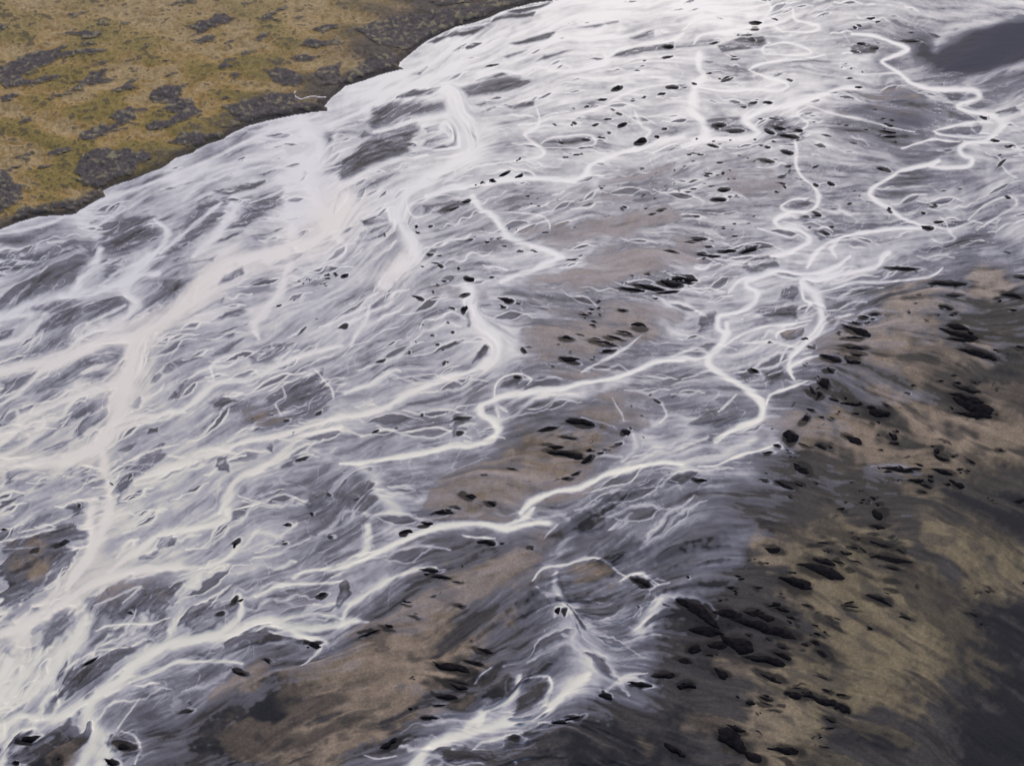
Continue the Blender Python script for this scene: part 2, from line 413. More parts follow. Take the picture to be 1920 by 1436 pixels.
BARS = """
A
.25 | 440,1440 540,1360 640,1260 700,1225 870,1215 850,1250 940,1300 880,1340 720,1440
.22 | 880,1440 1010,1290 1040,1220 1120,1140 1260,1125 1250,1270 1150,1320 1050,1390 950,1440
.24 | 1340,1240 1370,1150 1460,1080 1600,1040 1595,1160 1500,1200 1400,1240
.32 | 1180,1380 1260,1310 1360,1300 1240,1370
.32 | 1260,1290 1300,1260 1430,1230 1380,1280
.25 | 1720,970 1850,920 1915,895 2100,820 2100,900 1915,960 1790,980
.28 | 1780,750 1880,740 1880,790 1820,850 1840,790
.4 | 1150,900 1230,870 1280,865 1180,895
.25 | 1320,768 1380,750 1350,772
.38 | 1390,735 1430,715 1500,700 1440,728
.55 | 900,1070 1140,1010 1000,1045
.4 | 1200,1070 1480,1015 1420,1050 1280,1090
.48 | 1390,990 1550,955 1480,985
.6 | 520,1250 740,1120 560,1240
.32 | 0,1440 250,1420 400,1360 510,1340 400,1410 250,1460
.4 | 1380,1330 1580,1285 1500,1320
.4 | 1600,1380 1730,1325 1650,1390
B
.2 | 160,690 190,620 260,590 440,570 590,548 615,630 480,650 380,680 260,720 200,740
.14 | 0,930 80,850 240,750 420,690 440,740 380,800 390,860 250,920 100,960 0,1000
.2 | 690,500 830,460 1000,430 1065,460 950,500 820,540 720,550
.3 | 760,455 900,405 940,425 820,455
.28 | 310,550 390,515 560,485 520,520 400,545
.3 | 440,830 470,780 580,745 650,770 640,810 540,830
.33 | 460,720 560,690 540,730 480,745
.35 | 940,250 1060,210 1200,185 1160,220 1000,260
.4 | 880,325 1040,285 1010,305 930,330
.1 | 600,200 640,180 800,155 730,195 620,210
.1 | 820,130 960,85 1090,75 1080,95 900,115
.1 | 940,70 1100,35 1180,15 1110,50 1000,80
.1 | 480,240 530,210 620,195 520,245
.33 | 1510,320 1570,280 1700,265 1860,250 1870,290 1720,300 1600,320
.45 | 1090,350 1140,310 1310,285 1180,330
.5 | 1320,160 1560,125 1430,160
.5 | 1620,220 1750,180 1760,220 1700,240
.4 | 750,590 870,570 790,605
.4 | 710,655 870,610 830,630
.5 | 920,600 1100,545 1080,590 960,615
.42 | 1120,810 1180,785 1390,770 1415,800 1300,820 1210,815
.24 | 460,1160 640,1130 740,1115 730,1160 580,1210 480,1200
.3 | 0,1100 220,1000 330,970 180,1050 60,1100
.4 | 490,1000 620,970 540,1010
.22 | 0,1310 90,1270 40,1300
.35 | 640,1360 750,1330 700,1370
.3 | 100,1235 260,1200 270,1240 130,1260
.35 | 110,1310 300,1260 230,1340 90,1370
.45 | 400,420 480,380 440,420
.3 | 110,770 140,740 180,760 120,790
C
.35 | 100,700 170,670 320,665 350,690 380,740 300,755 200,745
.3 | 470,720 520,660 680,700 680,740 650,790 560,790
.3 | 590,1190 600,1150 700,1120 730,1150 690,1175
.33 | 630,1240 700,1200 800,1190 790,1230 680,1260
.3 | 700,1290 800,1290 860,1330 770,1350
.25 | 1450,520 1590,515 1530,580 1490,560
.25 | 1600,590 1680,560 1720,600 1640,620
.2 | 1460,590 1520,610 1650,660 1660,690 1500,690
.25 | 1750,630 1860,600 1890,630 1780,650
.22 | 1440,740 1600,710 1680,700 1660,760 1480,760
.25 | 330,200 450,200 480,250 380,260 220,290 200,250
.3 | 920,260 1000,230 1110,270 1080,300 950,305
.2 | 1200,235 1290,215 1380,240 1280,260
D
.15 | 0,240 130,140 300,60 520,0 490,60 400,130 380,180 200,230 80,280 0,310
.28 | 590,100 650,50 750,10 740,60 660,130 560,150
.22 | 770,160 840,110 1000,95 1130,90 1090,170 1010,250 880,310 760,340 715,375 800,260 900,170
.18 | 130,460 220,360 200,290 520,245 660,205 750,275 640,320 540,370 420,390 320,420
.32 | 100,590 190,500 320,440 410,430 390,510 300,550
.35 | 900,75 1060,20 1220,0 1200,40 1000,60
.3 | 1280,65 1390,0 1350,50
.33 | 1235,150 1260,110 1380,65 1370,95 1280,140
.38 | 1360,200 1420,140 1500,95 1540,130 1530,190 1450,190
.38 | 1150,280 1200,240 1270,210 1260,270
.33 | 1180,360 1260,300 1390,270 1330,330 1250,350
.35 | 960,470 1060,410 1150,380 1100,430
.4 | 1180,430 1390,370 1380,390 1240,440
.4 | 1170,570 1280,480 1410,440 1340,490 1250,540
.4 | 180,760 300,650 420,580 590,500 730,490 700,560 680,640 600,700 480,740 510,690 420,690 330,730
.22 | 350,960 370,880 440,830 590,770 600,820 500,900 420,940
.4 | 380,980 500,910 560,870 630,890 560,940 460,990
.28 | 0,940 40,870 120,850 100,900 60,930 0,960
.42 | 840,690 870,620 1000,580 1100,560 1120,580 1000,610 900,640 860,690
.38 | 940,800 980,700 1070,620 1090,700 1060,780 1000,830
.42 | 1360,560 1500,500 1650,480 1620,550 1500,580
.33 | 0,1300 40,1200 200,1195 100,1230 60,1290
.4 | 180,1280 480,1170 500,1200 560,1250 480,1260 400,1230 320,1290
.35 | 0,1360 130,1340 60,1420 0,1440
.36 | 1170,820 1280,770 1390,800 1400,830 1280,880 1200,860
.36 | 1480,780 1790,650 1870,760 1840,860 1560,990 1400,990 1380,930 1560,840
.36 | 1210,1190 1220,1130 1280,1120 1280,1220
.28 | 1490,1090 1510,1060 1540,1130
.25 | 1545,1190 1650,1120 1740,1120 1640,1180
.15 | 1700,1440 1750,1340 1870,1320 1890,1350 1840,1400
.15 | 650,1390 680,1310 750,1245 735,1275 690,1320
.38 | 0,700 180,650 170,690 40,770 0,770
.35 | 0,480 20,420 90,410 60,460
.36 | 0,100 90,50 230,40 190,60 90,90
.3 | 660,1080 700,1050 780,1040 740,1080
.3 | 820,960 920,950 900,1000 840,1000
.35 | 720,850 790,800 770,850
.33 | 700,1230 830,1140 910,1070 880,1120 760,1210
.35 | 120,1000 200,980 130,1050 20,1130
.4 | 240,1140 380,1070 340,1110
.35 | 130,1130 300,1050 460,980 330,1060
E
.12 | 880,740 900,690 980,665 1050,700 980,730
.15 | 670,930 750,880 750,920 700,970 640,1000
.15 | 720,920 640,940 760,890
.12 | 100,1260 170,1240 180,1310 120,1370 0,1400 0,1330
.2 | 700,380 680,300 710,260 720,330
.2 | 760,570 810,510 810,540 740,600
F
.3 | 320,70 420,20 500,10 530,50 440,100
.3 | 540,240 560,190 640,170 660,220 620,260
.25 | 380,310 440,270 640,280 650,350 480,350
.2 | 90,420 100,360 190,320 180,400
.25 | 560,430 680,400 680,440 580,470
.25 | 440,640 560,610 600,660 500,720
.2 | 130,870 340,790 400,850 330,910 200,960 100,930
.3 | 280,650 400,620 430,670 340,700
.25 | 150,1060 130,1010 220,1000
G
.14 | 0,280 0,180 240,100 440,10 455,60 440,140 400,200 330,280 180,420 60,500 0,480
.2 | 0,600 150,500 190,540 90,600 0,640
.2 | 510,610 540,510 700,440 900,390 1060,380 1020,470 960,560 830,620 640,620
.13 | 1060,630 1090,580 1250,520 1360,500 1340,560 1200,620 1080,660
.3 | 920,600 960,620 920,720 780,700 560,720 510,680 640,660 860,660
.12 | 300,980 340,880 460,820 560,810 720,780 640,900 560,980 460,1040 280,1060
.2 | 200,650 300,580 390,540 390,600 320,700 250,740
.38 | 30,800 110,740 190,770 100,830
.04 | 60,1390 120,1270 240,1210 430,1130 470,1200 470,1290 440,1370 380,1440 40,1440
.07 | 590,1310 650,1270 750,1290 760,1350 700,1370 640,1360
.14 | 1240,740 1350,700 1500,680 1640,720 1800,740 1790,780 1600,760 1400,770
.3 | 1000,820 1300,760 1200,840 1100,830
.22 | 1650,380 1720,340 1900,260 1915,300
.33 | 900,150 970,130 980,200 900,200
.33 | 800,280 900,240 860,280
H
.14 | 0,390 40,400 60,460 0,530
0 | 1010,1170 980,1060 1080,970 1170,935 1150,1040 1080,1120
.05 | 800,1080 830,940 940,900 930,1000 850,1110
.12 | 1190,480 1200,360 1400,280 1500,320 1600,400 1740,400 1720,520 1600,600 1400,640 1300,560
.1 | 1400,50 1470,70 1480,120 1380,150 1330,130
0 | 550,1436 560,1330 700,1270 900,1300 1000,1260 1200,1210 1350,1180 1600,1300 1680,1440
"""

# soft patches of dry tan sand / wet black sand plus shade painted into the right-hand corners: x y rx ry angle strength   (photo pixels)
TAN = """
1000 885 190 60 -28 1
740 1255 185 85 -25 1
570 1385 120 48 -10 1
880 1075 150 60 -10 .55
1130 430 120 26 -6 .75
1180 505 150 32 -12 .75
1130 600 130 42 -14 .8
1080 690 90 40 20 .5
1050 450 60 16 0 .6
1640 640 120 50 10 .75
1760 650 110 50 10 .6
1880 775 50 80 25 .8
1590 800 150 42 5 .85
1700 860 150 40 10 .7
1620 1080 150 80 20 1
1650 1210 170 120 20 1
1510 1290 140 70 10 .9
1790 1000 130 40 45 1
1870 1065 70 60 0 .9
1460 1390 150 50 10 .8
1830 840 80 50 20 .6
490 790 28 20 0 .62
40 1050 60 30 0 .5
270 1115 70 30 -15 .45
150 1415 60 25 0 .5
480 1270 60 26 -30 .5
430 1290 40 20 -30 .5
1880 555 60 40 0 .6
1760 590 120 50 15 .35
1180 350 120 30 -5 .3
1420 340 120 40 10 .4
1560 220 70 25 15 .3
1640 180 70 25 20 .45
830 535 40 18 0 .6
1490 1170 60 60 0 .5
1740 740 120 60 20 .45
1680 1330 120 60 10 .55
1210 1380 30 40 0 .35
1100 1080 50 25 0 .5
1270 1220 60 20 15 .3
"""
WET_SHADE = """
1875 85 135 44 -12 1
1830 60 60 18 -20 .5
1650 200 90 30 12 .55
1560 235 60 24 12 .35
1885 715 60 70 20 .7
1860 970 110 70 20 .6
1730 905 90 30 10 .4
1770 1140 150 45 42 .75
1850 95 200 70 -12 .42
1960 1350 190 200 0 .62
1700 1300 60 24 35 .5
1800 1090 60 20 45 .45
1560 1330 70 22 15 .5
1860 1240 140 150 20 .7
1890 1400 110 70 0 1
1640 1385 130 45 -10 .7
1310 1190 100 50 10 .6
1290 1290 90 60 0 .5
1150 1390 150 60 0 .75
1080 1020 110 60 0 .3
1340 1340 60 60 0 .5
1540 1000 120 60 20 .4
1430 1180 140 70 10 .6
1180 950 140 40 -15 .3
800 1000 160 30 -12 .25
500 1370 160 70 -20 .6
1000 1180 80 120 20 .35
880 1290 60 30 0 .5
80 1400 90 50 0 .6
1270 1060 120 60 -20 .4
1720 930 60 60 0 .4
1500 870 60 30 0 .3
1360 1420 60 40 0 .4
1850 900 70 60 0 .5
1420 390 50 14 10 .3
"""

FLOW = """
100,450,-22 200,600,-24 100,900,-22 500,400,-18 500,700,-26 300,1000,-30 150,1200,-40 100,1350,-35 400,1250,-30 700,200,-18 900,80,-10
1100,60,-8 800,550,-30 800,700,-28 700,850,-14 900,950,-15 600,1100,-18 1000,300,-12 1200,200,-8 1400,100,-5 1600,60,0 1850,80,0
1100,450,-5 1200,580,5 1250,520,5 1050,850,12 1000,950,-20 1200,720,-15 1400,600,-25 1500,350,5 1700,250,6 1700,450,-5 1900,400,-20
1650,600,10 1800,600,12 1800,800,18 1500,850,12 1250,1000,-15 1150,1150,60 1050,1100,-40 1300,1150,-20 1550,1050,18 1750,1000,38
1700,1150,25 1850,1250,30 1450,1200,15 1600,1350,18 1400,1400,20 1200,1350,30 800,1250,-15 650,1350,-20 900,1380,-25 450,1380,-25
200,200,-14 -200,300,-14 600,50,-10 -200,800,-24 2100,300,0 2100,900,30 2100,1400,30
"""

ISLETS = """
B
1545,495,45,20,-20 1465,560,38,10,-5 1800,530,35,10,-10 1860,495,50,14,0 1700,545,15,8,0 1380,600,20,8,-10 1300,700,18,12,20 1515,615,15,6,20
1550,640,25,8,20 1490,670,30,8,-10 1575,700,40,18,-20 1420,705,30,10,-15 1500,745,20,8,0 1460,775,35,8,5 1235,805,22,7,10 1370,790,35,12,5
1350,835,20,5,0 1680,795,50,22,-12 1770,768,20,12,10 1815,727,22,10,-5 1265,884,20,6,-5 1325,870,28,6,0 915,975,45,12,-22 840,1008,22,8,-22
790,1022,18,5,-15 1000,990,26,12,-15 990,900,10,6,-40 845,370,50,8,-8 700,1135,38,14,-15 620,1180,50,10,-18 425,1275,12,12,30
495,1275,14,10,0 245,1325,8,14,40 820,1358,18,9,10 850,1338,10,8,0 720,1345,28,8,-15 1015,1412,22,9,5 1090,1415,28,9,5 1790,1185,42,12,-12
1740,1205,28,9,-8 1590,1160,20,8,10 490,1430,25,10,0 1850,1415,60,12,12 1835,270,40,18,-5 1830,328,40,10,-12 1660,398,18,5,8
1445,1050,6,4,0 1475,1045,6,4,0 1735,1005,6,4,0 1760,980,7,4,0 1865,965,7,5,0 1815,1050,7,4,0 1820,1070,8,4,0 1890,1068,9,4,0 1865,1040,6,4,0 1755,1120,7,4,0
1215,1125,5,4,0 1070,1145,6,4,0 1105,1115,6,4,0 950,1285,7,5,0 1000,1290,6,4,0 1305,1275,6,4,0 1045,1250,6,4,0 1495,1205,6,4,0
C
415,125,45,14,5 410,158,35,10,0 365,190,35,6,-5 390,218,35,14,10 180,240,38,7,-18 290,320,35,6,-5 965,157,18,10,25 1060,105,35,10,-8 1290,237,80,14,0
1000,248,35,12,10 960,292,40,9,5 1080,275,40,12,0 245,442,50,12,-22 150,410,20,5,0 605,458,32,9,10 990,490,30,8,0 480,577,38,12,5 400,577,35,11,-10
345,604,25,9,0 205,708,42,16,0 295,742,58,12,0 520,672,45,8,12 545,722,45,11,8 600,770,55,15,8 490,745,33,12,20 650,735,25,12,0
170,823,36,10,15 95,870,22,7,5 50,865,22,5,0 510,798,14,5,0 480,832,18,9,10 480,908,45,12,15 590,860,40,13,15 598,933,18,6,5 565,988,14,5,10
560,1030,25,7,12 140,975,20,6,0 225,975,14,7,0 205,918,20,5,0 60,1062,20,5,0 155,1048,18,5,5 230,1070,42,14,-5 205,1125,48,15,2 30,1078,18,5,0
75,1220,28,9,0 95,1345,60,10,2 50,1362,50,6,0 150,1388,30,7,-5 250,1412,45,13,-5 375,1408,55,15,-20 110,1430,40,8,0 290,1325,14,5,0 750,1040,18,9,20
830,1033,25,12,20 1115,950,40,11,20 745,938,18,5,-10 755,1210,35,12,15 690,1230,20,7,10 840,1272,14,6,0 800,1310,36,12,10 1380,1280,38,16,10
1440,1245,35,10,-5 1410,1155,28,9,-5 1350,1192,14,7,0 1840,820,28,8,0 1800,910,30,8,-50 1830,1110,20,8,15 1760,790,28,7,5 1690,660,32,11,10
1160,1175,20,10,40 1155,740,50,8,8 1165,766,40,7,0 1165,705,20,5,8 810,765,25,6,8 965,805,25,6,8 1080,618,18,4,0 1830,1422,18,5,0
170,795,7,4,0 265,790,7,4,0 405,785,9,4,0 290,1005,7,4,0 230,1275,8,4,0 365,1255,10,4,0 400,1215,7,4,0 240,1200,6,3,0 265,960,6,4,0 410,905,8,4,0
600,965,9,4,0 965,1070,8,3,0 1545,1060,8,4,0 1460,1070,12,4,-8 5,940,8,4,0 190,985,8,4,0 890,380,6,4,0 910,362,6,4,0 880,700,10,3,0 735,685,10,4,0
640,790,8,4,0 1010,408,6,5,0 950,440,8,4,0
D
1830,152,12,6,-10 1560,280,16,7,-35 1745,135,5,8,0 1710,152,5,4,0 1790,120,4,4,0 1780,355,5,4,0 740,1262,8,18,30 1425,925,5,5,0 1520,900,16,6,20
1610,935,22,9,-20 1780,880,22,10,-30 1700,1135,36,9,-20 450,1418,12,12,0 1875,1340,18,10,20
E
715,127,26,14,15 550,60,16,8,30 520,42,16,5,10 655,68,8,5,0 690,213,22,9,-20 575,140,14,4,0 540,162,10,6,0 515,200,9,6,0 430,235,26,10,20
935,250,32,15,5 900,280,16,7,10 685,300,14,22,20 15,110,18,11,-20 25,385,22,10,-25 590,377,7,5,0 510,442,14,6,0 620,428,12,7,0
540,492,12,6,0 380,540,9,8,0 225,590,20,8,-15 405,490,5,4,0 440,385,5,4,0 1640,190,58,11,8 1740,180,78,13,10 1850,160,68,18,8 1885,132,32,11,5
1840,203,58,9,-5 1580,305,26,9,5 1445,256,12,4,0 1405,298,16,5,10 1360,328,25,4,10 1450,325,6,4,0 1395,320,8,5,0 1415,365,14,5,10 1410,385,14,5,0
1720,103,14,4,0 1300,22,30,6,-5 1265,463,40,15,5 1330,440,18,5,10 1670,395,45,15,5 1590,430,48,10,12 1530,457,58,10,12 1470,487,80,11,12
1430,465,38,6,12 1500,530,38,9,-10 1280,580,52,15,10 1025,535,22,13,40 1050,512,18,4,0 990,682,22,10,25 590,600,9,13,30 470,888,12,8,-20
190,990,20,9,-15 1350,935,85,20,10 1160,970,55,12,-15 1280,1020,50,9,10 1200,1070,50,10,5 1270,1110,95,18,8 1390,1140,38,20,-30
1400,1090,22,9,0 1460,1105,24,7,-10 1500,1090,14,6,0 960,1192,26,6,0 815,1230,14,5,0 1260,1245,28,9,-10 1310,1220,28,8,-20 720,1350,42,19,12
845,1385,30,13,12 650,1415,30,8,5 600,1425,25,6,0 1600,990,18,22,30 1570,1055,20,10,-30 1780,820,22,9,20 1740,780,8,5,0 1630,845,5,5,0 1690,895,10,5,30
95,1355,14,6,-10 710,920,34,11,-15 680,1000,26,10,-20
F
30,130,45,12,12 20,150,35,8,10 180,5,35,7,0 1490,160,88,13,3 1570,158,30,8,15 1530,225,42,8,5 1475,292,35,12,15 1860,222,55,13,8 1900,118,25,9,0
1855,302,20,5,5 1315,220,6,4,0 1305,272,8,4,0 1270,322,8,6,10 1080,327,28,9,-5 1020,340,30,9,10 1065,352,18,5,5 975,375,40,6,12 985,420,66,18,20
960,462,58,13,0 970,515,68,12,8 930,530,58,7,5 990,555,45,13,8 960,588,40,13,5 915,568,6,4,0 845,580,50,17,18 835,645,25,13,20 795,715,28,24,30
760,780,20,20,-30 720,760,24,12,40 845,805,28,8,15 950,828,52,7,5 1060,850,28,9,10 1110,885,52,23,5 1145,838,22,7,25 718,860,22,7,15
685,915,32,18,-40 780,902,18,5,10 840,910,18,5,20 605,1015,34,34,20 680,1060,38,6,20 775,1070,32,14,18 960,1030,46,17,30 1180,1015,22,16,30
1190,1050,22,9,10 1425,1090,15,19,10 1450,1135,40,16,25 1465,1045,25,7,20 1540,398,48,15,15 1560,440,78,18,12 1570,467,58,10,5 1665,552,80,21,18
1900,510,25,9,5 1610,752,65,11,15 1640,715,20,7,25 1545,712,20,6,10 1600,800,88,18,15 1640,850,110,26,20 1655,892,95,18,8 1450,700,14,5,0
1525,670,14,4,0 1780,1090,20,11,10 1620,1155,30,9,30 680,1200,44,22,35 650,1170,25,9,20 1220,1200,66,12,8 1290,1195,38,10,0 1310,1260,45,10,5
1370,1290,35,11,15 1340,1320,30,8,10 1390,1235,14,6,10 1395,1258,14,6,20 1470,1212,50,12,10 1560,1215,6,4,0 1550,1285,22,13,20 1490,1280,14,8,0
1330,1170,20,5,20 575,1290,54,15,20 460,1265,25,7,15 650,1280,30,5,25 1020,1365,12,6,0 1010,1380,14,5,0 900,1425,18,12,0 1095,1395,14,9,20
915,1380,7,5,0 1890,1375,30,18,0 100,1260,36,13,5 480,1100,24,7,-15 530,1060,18,9,10 400,640,26,10,20 740,505,18,7,0 1240,75,76,10,5
G
1320,195,20,14,-40 1605,82,20,10,-10 1845,138,18,9,-5 1590,180,18,7,0 1750,18,15,6,0 345,190,42,14,-20 185,230,38,11,-25 20,110,20,7,0 735,580,14,9,0
1235,585,30,11,-10 1330,515,38,14,-30 1810,475,32,16,-20 510,850,40,10,-25 170,1275,65,18,-10 690,1330,60,26,10 630,1420,33,20,20
90,1415,22,13,0 330,1405,38,26,-20 1070,1128,22,8,-5 1350,915,50,14,20 1500,850,26,10,20 1760,755,42,14,0
H
365,115,30,13,-15 480,75,34,12,0 580,15,58,12,5 825,178,40,17,10 1072,218,16,10,10 490,335,46,11,5 560,375,50,11,12 650,405,30,5,8 525,490,20,9,0
375,518,28,7,5 415,582,32,9,8 665,542,28,11,5 270,655,33,12,20 160,690,56,8,-15 1680,410,60,22,25 1215,570,12,24,0 800,790,50,13,15
750,860,58,13,15 640,890,105,28,15 620,960,78,11,10 640,990,58,12,20 600,1050,58,14,10 560,1095,38,9,0 410,950,9,6,0 490,1165,56,12,0
270,1310,52,20,-35 1680,980,65,17,10 1820,930,58,18,0 1485,1045,30,18,15 1300,1165,50,13,-8 970,1275,48,12,5 1870,1350,60,24,30
1900,990,20,14,0 1915,845,15,14,0 1220,1190,45,9,-5
I
80,560,90,32,25 130,610,78,28,30 140,680,78,28,10 260,590,75,25,20 400,575,50,15,0 470,605,58,20,15 420,650,105,28,15 550,690,80,32,15
320,760,76,42,20 200,760,56,24,0 70,780,35,27,0 20,848,45,15,15 475,848,95,29,12 160,812,20,13,0 555,810,45,15,20 560,770,30,10,15 35,990,35,25,0
220,915,48,20,25 500,945,68,16,25 515,530,40,13,0 560,557,45,13,15 610,605,24,8,20 605,630,16,7,25 650,415,78,36,18 790,345,105,31,18
790,292,60,17,18 880,295,35,9,20 770,188,60,10,-5 525,222,42,18,15 975,290,35,7,15 920,247,34,11,-5 985,160,25,12,20 1010,220,40,11,35
960,210,25,10,10 1100,25,26,26,20 1095,95,45,13,10 1110,195,90,19,18 1220,232,40,14,20 1190,280,95,20,12 1180,330,50,12,15 1080,260,20,9,0
970,335,35,9,10 1155,412,42,14,22 1150,465,35,9,20 1100,505,65,19,25 1310,432,14,10,0 700,535,35,11,15 860,610,35,10,20 870,645,40,10,25
1245,602,32,10,20 1630,585,40,9,20 1715,455,20,9,30 740,745,40,17,25 790,810,55,21,28 685,755,18,13,0 755,692,20,7,15 745,645,22,4,15
630,1040,50,23,20 700,1045,38,23,10 790,1075,60,23,15 890,1110,50,25,20 890,1038,38,12,8 805,1015,28,9,15 780,938,38,8,20 640,998,30,4,0
480,1060,36,13,15 480,1090,45,9,18 380,1078,24,13,0 540,1135,28,6,10 830,1180,35,9,20 290,1225,58,20,18 270,1290,85,44,30
590,1350,75,23,10 400,1390,60,23,25 580,1415,60,11,20 820,1225,35,6,-10 800,1328,25,5,10 265,432,20,8,0 425,435,22,8,10 470,298,18,7,10
325,385,18,6,0 620,350,18,5,15 1075,142,20,7,5 940,520,30,8,-10 960,545,40,6,10
"""

# ------------------------------------------------------------------ rasters of the survey
persp = np.clip((VV + 250.0) / 1000.0, .45, 1.45)            # far ground shows finer detail than near ground


def cells(x):
    return x / STEP


wn1, wn2 = noise(cells(26)), noise(cells(26))
wn3, wn4 = noise(cells(9)), noise(cells(9))
wn5, wn6 = noise(cells(3.5)), noise(cells(3.5))
WU = UU + persp * (3.2 * wn1 + 1.5 * wn3 + .8 * wn5)
WV = VV + persp * (2.0 * wn2 + 1.0 * wn4 + .6 * wn6)


CU, CV = UU + .34 * (WU - UU), VV + .34 * (WV - VV)


def box(x0, y0, x1, y1):
    i0 = int(max(0, math.floor((x0 - U0) / STEP)))
    i1 = int(min(NX, math.ceil((x1 - U0) / STEP) + 1))
    j0 = int(max(0, math.floor((y0 - V0) / STEP)))
    j1 = int(min(NY, math.ceil((y1 - V0) / STEP) + 1))
    return slice(j0, max(j0, j1)), slice(i0, max(i0, i1))


def spline(p, n=6):
    q = np.vstack([2 * p[0] - p[1], p, 2 * p[-1] - p[-2]])
    out = []
    for i in range(1, len(q) - 2):
        a, b, c, d = q[i - 1], q[i], q[i + 1], q[i + 2]
        for k in range(n):
            t = k / n
            out.append(.5 * (2 * b + (c - a) * t + (2 * a - 5 * b + 4 * c - d) * t * t + (3 * b - a - 3 * c + d) * t ** 3))
    out.append(p[-1])
    return np.array(out)


def poly_sd(p, bx, su=None, sv=None):
    """signed distance, positive inside"""
    su = WU if su is None else su
    sv = WV if sv is None else sv
    x, y = su[bx], sv[bx]
    d2 = np.full(x.shape, 1e12, np.float32)
    ins = np.zeros(x.shape, bool)
    n = len(p)
    for i in range(n):
        ax, ay = p[i]
        bx_, by_ = p[(i + 1) % n]
        ex, ey = bx_ - ax, by_ - ay
        L = ex * ex + ey * ey + 1e-9
        t = np.clip(((x - ax) * ex + (y - ay) * ey) / L, 0, 1)
        d2 = np.minimum(d2, (x - ax - ex * t) ** 2 + (y - ay - ey * t) ** 2)
        c = (ay > y) != (by_ > y)
        if ey != 0:
            ins ^= c & (x < ex * (y - ay) / ey + ax)
    return np.where(ins, 1, -1) * np.sqrt(d2)


# --- flow direction (double-angle averaging of the survey, then pulled along the channels)
fc = np.zeros((NY, NX), np.float32)
fs = np.zeros((NY, NX), np.float32)
cx, cy = UU[::8, ::8], VV[::8, ::8]
lc = np.zeros_like(cx)
ls = np.zeros_like(cx)
for p in FLOW.split():
    x, y, a = (float(q) for q in p.split(','))
    g = np.exp(-((cx - x) ** 2 + (cy - y) ** 2) / (2 * 130.0 ** 2)) + 1e-6
    lc += g * math.cos(2 * math.radians(a))
    ls += g * math.sin(2 * math.radians(a))
nl = np.hypot(lc, ls)
lc, ls = lc / nl, ls / nl
iy = np.clip((VV - V0) / STEP / 8, 0, cx.shape[0] - 1.001)
ix = np.clip((UU - U0) / STEP / 8, 0, cx.shape[1] - 1.001)


def up8(a):
    h, w_ = a.shape
    X, Y = ix.astype(np.int32), iy.astype(np.int32)
    fx_, fy_ = ix - X, iy - Y
    return (a[Y, X] * (1 - fx_) + a[Y, X + 1] * fx_) * (1 - fy_) + (a[Y + 1, X] * (1 - fx_) + a[Y + 1, X + 1] * fx_) * fy_


fc, fs = up8(lc).astype(np.float32), up8(ls).astype(np.float32)

chan = np.zeros((NY, NX), np.float32)       # how milky the channels run
soft = np.zeros((NY, NX), np.float32)
warm = np.zeros((NY, NX), np.float32)
creek = np.zeros((NY, NX), np.float32)      # the two thin side creeks that cut the bank
for tile, head, body in rows(CHAN):
    s = float(head[0])
    flag = head[1][-1] if head[1][-1] in 'swyc' else ''
    wid = float(head[1].rstrip('swyc')) / S3 * (1.0 if tile in 'ABC' else 1.15)
    P = spline(pts(tile, body))
    m = wid * (5.0 if flag == 's' else 5.0)
    bx = box(P[:, 0].min() - m, P[:, 1].min() - m, P[:, 0].max() + m, P[:, 1].max() + m)
    if bx[0].stop <= bx[0].start or bx[1].stop <= bx[1].start:
        continue
    d2 = np.full((NY, NX), 1e9, np.float32)
    nseg = len(P) - 1
    for i in range(nseg):
        a, b = P[i], P[i + 1]
        f = i / max(1, nseg)
        sb = box(min(a[0], b[0]) - m, min(a[1], b[1]) - m, max(a[0], b[0]) + m, max(a[1], b[1]) + m)
        x, y = CU[sb], CV[sb]
        if not x.size:
            continue
        ex, ey = b - a
        L = ex * ex + ey * ey + 1e-6
        t = np.clip(((x - a[0]) * ex + (y - a[1]) * ey) / L, 0, 1)
        wv = wid * ((.55 + .45 * math.sin(math.pi * min(1, max(0, .12 + f * .76)))) if wid > 4.6 else (.22 + .78 * math.sin(math.pi * (f + .5 / nseg)) ** .55)) * (1 + .18 * math.sin(f * 23 + wid))
        # banks seen at a slant: ground distance across the line of sight is foreshortened
        d = ((x - a[0] - ex * t) ** 2 + (1.35 * (y - a[1] - ey * t)) ** 2) / (wv * wv)
        d2[sb] = np.minimum(d2[sb], d)
        g = np.exp(-d / 3.0) * s * .25
        l2 = (ex * ex - ey * ey) / L
        s2 = 2 * ex * ey / L
        fc[sb] += g * l2
        fs[sb] += g * s2
    d = d2[bx]
    if flag == 's':
        v = s * np.exp(-d * .42)
        soft[bx] = 1 - (1 - soft[bx]) * (1 - v)
    else:
        r = np.sqrt(d) * (1 + .10 * wn3[bx] + .02 * wn5[bx])
        r = np.clip(r, 0, 9)
        v = s * (.62 * np.exp(-(r / 1.12) ** 3.0) + .38 * np.exp(-(r / 2.4) ** 1.4))
        chan[bx] = 1 - (1 - chan[bx]) * (1 - v)
        if flag == 'c':
            creek[bx] = np.maximum(creek[bx], v)
        elif flag:
            warm[bx] = np.maximum(warm[bx], np.exp(-d * .35) * (1.0 if flag == 'w' else .8))

warm = np.clip(1.25 * blur(warm, cells(26)), 0, 1)
ang = .5 * np.arctan2(fs, fc) + .16 * noise(cells(40)) + .10 * noise(cells(14))
dX = np.cos(ang).astype(np.float32)
dY = np.sin(ang).astype(np.float32)
JX, JY = np.meshgrid(np.arange(NX, dtype=np.float32), np.arange(NY, dtype=np.float32))


